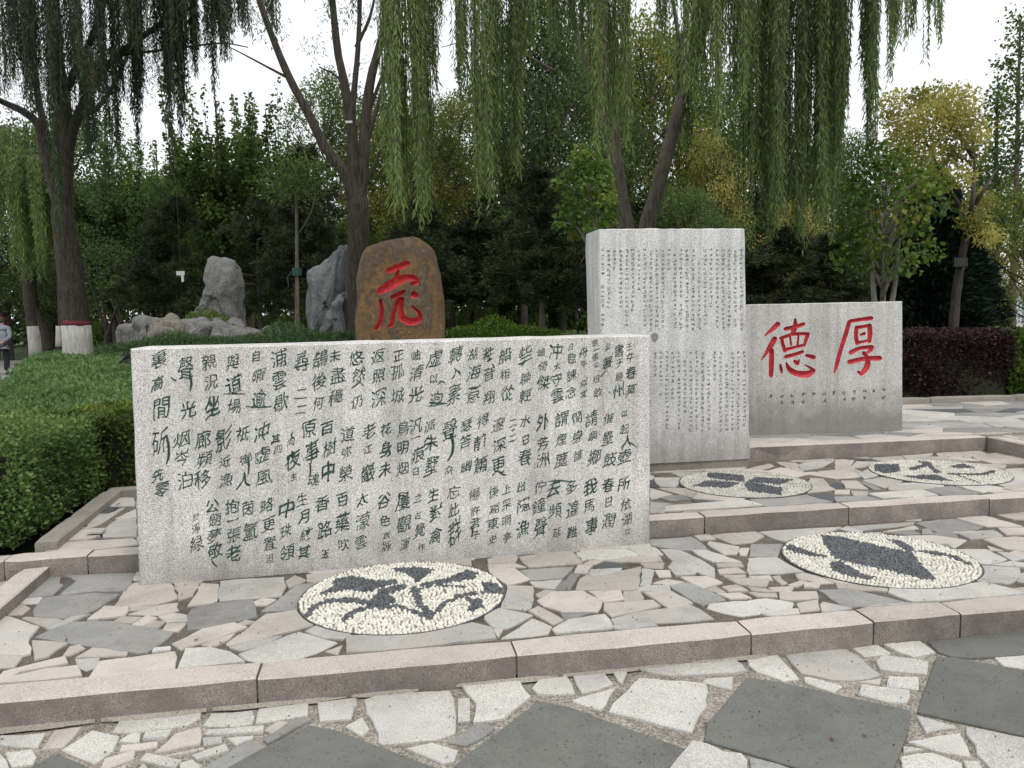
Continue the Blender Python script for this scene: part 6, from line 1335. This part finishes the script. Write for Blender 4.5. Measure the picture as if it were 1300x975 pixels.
# ------------------------------------------------------------------ people
def skin_mesh(name, verts, edges, radii, mat, parent, sub=2, root=0):
    me = bpy.data.meshes.new(name); me.from_pydata(verts, edges, []); o = bpy.data.objects.new(name, me); C.objects.link(o)
    md = o.modifiers.new('s', 'SKIN'); md.use_smooth_shade = True
    for i, r in enumerate(radii):
        sv = me.skin_vertices[0].data[i]; sv.radius = (r, r) if not hasattr(r, '__len__') else r; sv.use_root = (i == root)
    m2 = o.modifiers.new('u', 'SUBSURF'); m2.levels = sub; m2.render_levels = sub
    dg = bpy.context.evaluated_depsgraph_get(); new = bpy.data.meshes.new_from_object(o.evaluated_get(dg)); bpy.data.objects.remove(o)
    new.materials.clear(); new.materials.append(mat); return link(name, new, parent)
skinm = plain('skin', (.42, .26, .19), rough=.6, var=.1, bump=0)
def walker(loc, rz, label, coat, trousers, hairc, stoop=.12, behind=True, hat=None):
    """1.68 m walker facing +y; hands clasped behind the back"""
    root = tag(empty('person', loc, rz), label, 'person'); s = stoop
    mt_, mc, mh = plain('trouser_cloth', trousers, rough=.9), plain('coat_cloth', coat, rough=.85, var=.12, sc=12), plain('hair', hairc, rough=.9, sc=60)
    V = [(0, 0, .92), (0, s * .2, 1.08), (0, s * .6, 1.24), (0, s, 1.38), (0, s * 1.2, 1.45), (0, s * 1.5, 1.53), (0, s * 1.6, 1.60), (0, s * 1.5, 1.66),
         (.10, 0, .86), (.11, .05, .48), (.11, -.02, .10), (.12, .12, .04), (-.10, 0, .86), (-.11, -.05, .48), (-.11, -.14, .11), (-.12, -.02, .04),
         (.19, s * .9, 1.36), (.27, -.04, 1.12), (.10, -.17, .96), (.02, -.19, .93), (-.19, s * .9, 1.36), (-.27, -.04, 1.12), (-.10, -.16, .97), (-.01, -.19, .95)]
    E = [(0, 1), (1, 2), (2, 3), (3, 4), (4, 5), (5, 6), (6, 7), (0, 8), (8, 9), (9, 10), (10, 11), (0, 12), (12, 13), (13, 14), (14, 15), (3, 16), (16, 17), (17, 18), (18, 19), (3, 20), (20, 21), (21, 22), (22, 23)]
    Rr = [.10, .10, .10, .08, .055, .085, .095, .06, .085, .06, .035, .025, .085, .06, .035, .025, .065, .048, .035, .03, .065, .048, .035, .03]
    skin_mesh('body', V, E, Rr, skinm, root)
    cv = [(0, 0, .84), (0, s * .1, .95), (0, s * .4, 1.14), (0, s * .8, 1.30), (0, s, 1.39), (0, s * 1.25, 1.50), (.20, s * .9, 1.37), (.285, -.04, 1.13), (.12, -.16, .985), (-.20, s * .9, 1.37), (-.285, -.04, 1.13), (-.12, -.155, .99)]
    skin_mesh('jacket', cv, [(0, 1), (1, 2), (2, 3), (3, 4), (4, 5), (4, 6), (6, 7), (7, 8), (4, 9), (9, 10), (10, 11)], [(.205, .15), (.205, .155), (.195, .15), (.20, .14), (.15, .11), .075, .085, .065, .052, .085, .065, .052], mc, root, root=1)
    tv = [(0, 0, .95), (.10, 0, .84), (.115, .045, .48), (.115, -.02, .12), (-.10, 0, .84), (-.115, -.045, .48), (-.115, -.135, .13)]
    skin_mesh('trousers', tv, [(0, 1), (1, 2), (2, 3), (0, 4), (4, 5), (5, 6)], [(.16, .12), .108, .085, .075, .108, .085, .075], mt_, root)
    for sx, y0 in ((.115, 0.0), (-.115, -.12)):
        skin_mesh('shoe', [(sx, y0 - .04, .045), (sx, y0 + .06, .045), (sx, y0 + .17, .035)], [(0, 1), (1, 2)], [.05, .048, .038], plain('shoe_leather', (.02, .02, .02), rough=.5), root, sub=1)
    hd = MB(); bm = bmesh.new(); bmesh.ops.create_uvsphere(bm, u_segments=18, v_segments=12, radius=.108)
    for v in bm.verts: v.co = Vector((v.co.x * .86, v.co.y * .98 - .012, v.co.z * 1.0)) + Vector((0, s * 1.55, 1.625))
    bmesh.ops.delete(bm, geom=[v for v in bm.verts if v.co.z < 1.575 and v.co.y > s * 1.55 - .02 or v.co.z < 1.51 or (v.co.y > s * 1.55 + .05 and v.co.z < 1.66)], context='VERTS')
    bobj('hair', bm, mh, root, smooth=True)
    for hx, dr in ((.02, 1), (-.02, -1)):               # clasped hands: palm with curled fingers and thumb
        vs = [(hx + .05 * dr, -.185, .945), (hx + .01 * dr, -.20, .93)]; es = [(0, 1)]; rs = [.03, .03]
        for k in range(4):
            b_ = len(vs); yz = .92 + k * .018; vs += [(hx - .02 * dr, -.215, yz), (hx - .045 * dr, -.21 + .004 * k, yz - .006), (hx - .055 * dr, -.19, yz - .01)]; es += [(1, b_), (b_, b_ + 1), (b_ + 1, b_ + 2)]; rs += [.010, .009, .008]
        b_ = len(vs); vs += [(hx + .03 * dr, -.21, .975), (hx, -.215, .985)]; es += [(0, b_), (b_, b_ + 1)]; rs += [.011, .009]
        skin_mesh('hand', vs, es, rs, skinm, root, sub=1)
    return root
p = at(4, 476, 0.0)
walker((p.x, p.y, 0.0), math.radians(12), 'elderly man in a grey jacket walking away with hands behind his back', (.20, .22, .25), (.014, .015, .018), (.05, .045, .04), stoop=.10)
x = (7.5 - 650) / 1000 * 33
walker((x, 33, .42), math.radians(5), 'distant walker in a dark red coat beyond the old man', (.28, .02, .035), (.16, .015, .03), (.02, .02, .02), stoop=.02)

# ------------------------------------------------------------------ buildings and road beyond the trees on the right
def tower(px0, px1, ytop, d_, label, nx, nz, col):
    a, b = at_d(px0, 400, d_), at_d(px1, 400, d_); H = at_d((px0 + px1) / 2, ytop, d_).z; w = b.x - a.x; root = tag(empty('apartment_building', ((a.x + b.x) / 2, d_, 0)), label, 'building', 'far apartment towers')
    mb = MB(); mb.box((-w / 2, 0, 0), (w / 2, 14, H)); mb.box((-w / 2 - .3, -.3, H), (w / 2 + .3, 14.3, H + 1.0)); mb.build('wall', plain('tower_render', col, var=.05, sc=.3), root)
    fr = MB(); gl = MB(); cw_, ch = w / nx, H / nz
    for i in range(nx):
        for j in range(nz):
            x0, z0 = -w / 2 + (i + .2) * cw_, (j + .25) * ch; x1, z1 = x0 + cw_ * .6, z0 + ch * .55
            fr.box((x0 - .15, -.22, z0 - .15), (x1 + .15, -.02, z0)); fr.box((x0 - .15, -.22, z1), (x1 + .15, -.02, z1 + .15)); fr.box((x0 - .15, -.22, z0), (x0, -.02, z1)); fr.box((x1, -.22, z0), (x1 + .15, -.02, z1)); gl.box((x0, -.08, z0), (x1, -.03, z1))
    tag(fr.build('window_frames', plain('frame_white', (.6, .6, .6)), root), kind='stuff'); tag(gl.build('window_panes', plain('window_glass', (.16, .19, .22), rough=.2), root), kind='stuff')
tower(1226, 1262, 312, 230, 'pale apartment tower seen between the leaning trunk and the poplars', 7, 16, (.52, .53, .55))
tower(1196, 1224, 322, 250, 'pale apartment tower left of the leaning trunk', 5, 15, (.50, .52, .55))
tower(1000, 1035, 300, 240, 'bluish apartment tower glimpsed behind the big willow curtain', 6, 16, (.35, .47, .62))
def lowhouse():
    d_ = 58; a, b = at_d(1195, 400, d_), at_d(1262, 400, d_); w = b.x - a.x; root = tag(empty('low_building', ((a.x + b.x) / 2, d_, 0.2)), 'low pale building with dark window openings beyond the road', 'building'); H = 2.6
    m_ = plain('pale_render', (.45, .44, .42), var=.1, sc=1.0)
    mb = MB(); mb.box((-w / 2, .2, 0), (w / 2, 6, H - .2)); mb.build('wall', m_, root); mb = MB(); mb.box((-w / 2 - .3, -.3, H - .2), (w / 2 + .3, 6.3, H)); mb.build('roof', plain('roof_slab', (.3, .3, .3)), root)
    for i in range(3):
        x0 = -w / 2 + w * (.08 + i * .32); mb = MB(); mb.box((x0, .1, .6), (x0 + w * .2, .19, 1.9)); f = mb.build('window', plain('dark_glass', (.05, .06, .065), rough=.2), root)
        mb = MB(); mb.box((x0 - .1, 0, .5), (x0 + w * .2 + .1, .18, .6)); mb.box((x0 - .1, 0, 1.9), (x0 + w * .2 + .1, .18, 2.0)); mb.box((x0 + w * .1 - .04, .03, .6), (x0 + w * .1 + .04, .099, 1.9)); mb.build('frame', m_, f)
lowhouse()
def glasshouse():
    d_ = 48; a, b = at_d(1288, 400, d_), at_d(1345, 400, d_); w = b.x - a.x; root = tag(empty('glass_pavilion', ((a.x + b.x) / 2, d_, .2)), 'small glazed pavilion at the right edge beyond the road', 'building')
    mt_ = plain('steel_post', (.25, .26, .27)); gl = plain('pale_glass', (.40, .46, .50), rough=.1)
    for i in range(6):
        mb = MB(); x = -w / 2 + w * i / 5; mb.box((x - .05, -.05, 0), (x + .05, .05, 2.3)); mb.build('post', mt_, root)
        if i < 5:
            mb = MB(); mb.box((x + .05, -.01, .25), (x + w / 5 - .05, .01, 2.2)); mb.build('pane', gl, root)
    mb = MB(); mb.box((-w / 2 - .2, -.3, 2.3), (w / 2 + .2, 3, 2.5)); mb.build('roof', mt_, root); mb = MB(); mb.box((-w / 2, -.04, 0), (w / 2, .04, .24)); mb.build('base_wall', plain('low_wall', (.5, .5, .48)), root)
    mb = MB(); mb.box((-w / 2, 2.8, 0), (w / 2, 2.95, 2.3)); mb.build('back_wall', gl, root)
glasshouse()
rl = MB(); 
root = tag(empty('boundary_wall', (22, 35.5, .2)), 'low white kerb wall along the near side of the far road', 'wall'); mb = MB(); mb.box((-15, 0, -.2), (40, .3, .35)); mb.build('wall', plain('white_wall', (.6, .6, .58), var=.05), root)
# small white notice hanging in the trees
s_ = tag(empty('notice', at_d(230, 350, 15.6)), 'small white notice hanging in the dark trees left of the stacked rock', 'sign'); mb = MB(); mb.box((-.09, -.004, .01), (.07, .004, .09)); mb.box((.0, -.004, -.12), (.05, .004, .01)); mb.build('plate', plain('white_plate', (.5, .5, .5)), s_)
mb = MB(); mb.tube([(-.01, 0, .09), (.0, 0, .9), (-.05, 0.1, 1.5)], [.003, .003, .003], 4); mb.build('string', plain('string_grey', (.03, .03, .03)), s_)
# labels that say where each of the look-alike background plants stands
MARK = [(40, 'the pale willow'), (75, 'the slim whitewashed trunk'), (125, 'the big left willow'), (165, 'the left end of the rock ridge'), (215, 'the white notice'), (262, 'the stacked grey rock'), (320, 'the right end of the rock ridge'), (370, 'the trunk with the green band'), (420, 'the split dark rock'), (470, 'the left shoulder of the boulder'), (530, 'the boulder'), (585, 'the gap right of the boulder'), (625, 'the bright green bush'), (665, 'the right end of the bright green bush'), (705, 'the pinkish pine trunk'), (750, 'the left edge of the tall slab'), (800, 'the left half of the tall slab'), (860, 'the leaning willow trunk'), (920, 'the right half of the tall slab'), (975, 'the left end of the low red-lettered slab'), (1030, 'the left red character'), (1090, 'the right red character'), (1150, 'the maple'), (1300, 'the cedar')]
bk = {}
for o in bpy.data.objects:
    if str(o.get('label', '')).startswith('AUTO'):
        px = 650 + 1000 * o.location.x / o.location.y; m_ = min(MARK, key=lambda q: abs(q[0] - px))[1]; bk.setdefault((o['label'][5:], m_), []).append(o)
for (l, m_), os_ in bk.items():
    os_.sort(key=lambda o: o.location.y)
    for i, o in enumerate(os_): o['label'] = (['nearest ', 'farther ', 'third ', 'fourth ', 'fifth '][i] if len(os_) > 1 else '') + l + ' behind ' + m_
for o in bpy.data.objects:
    if o.type == 'MESH' and not o.data.materials: o.data.materials.append(soil)
print('TRIS', sum(len(m_.polygons) for m_ in bpy.data.meshes), 'OBJ', len(bpy.data.objects))
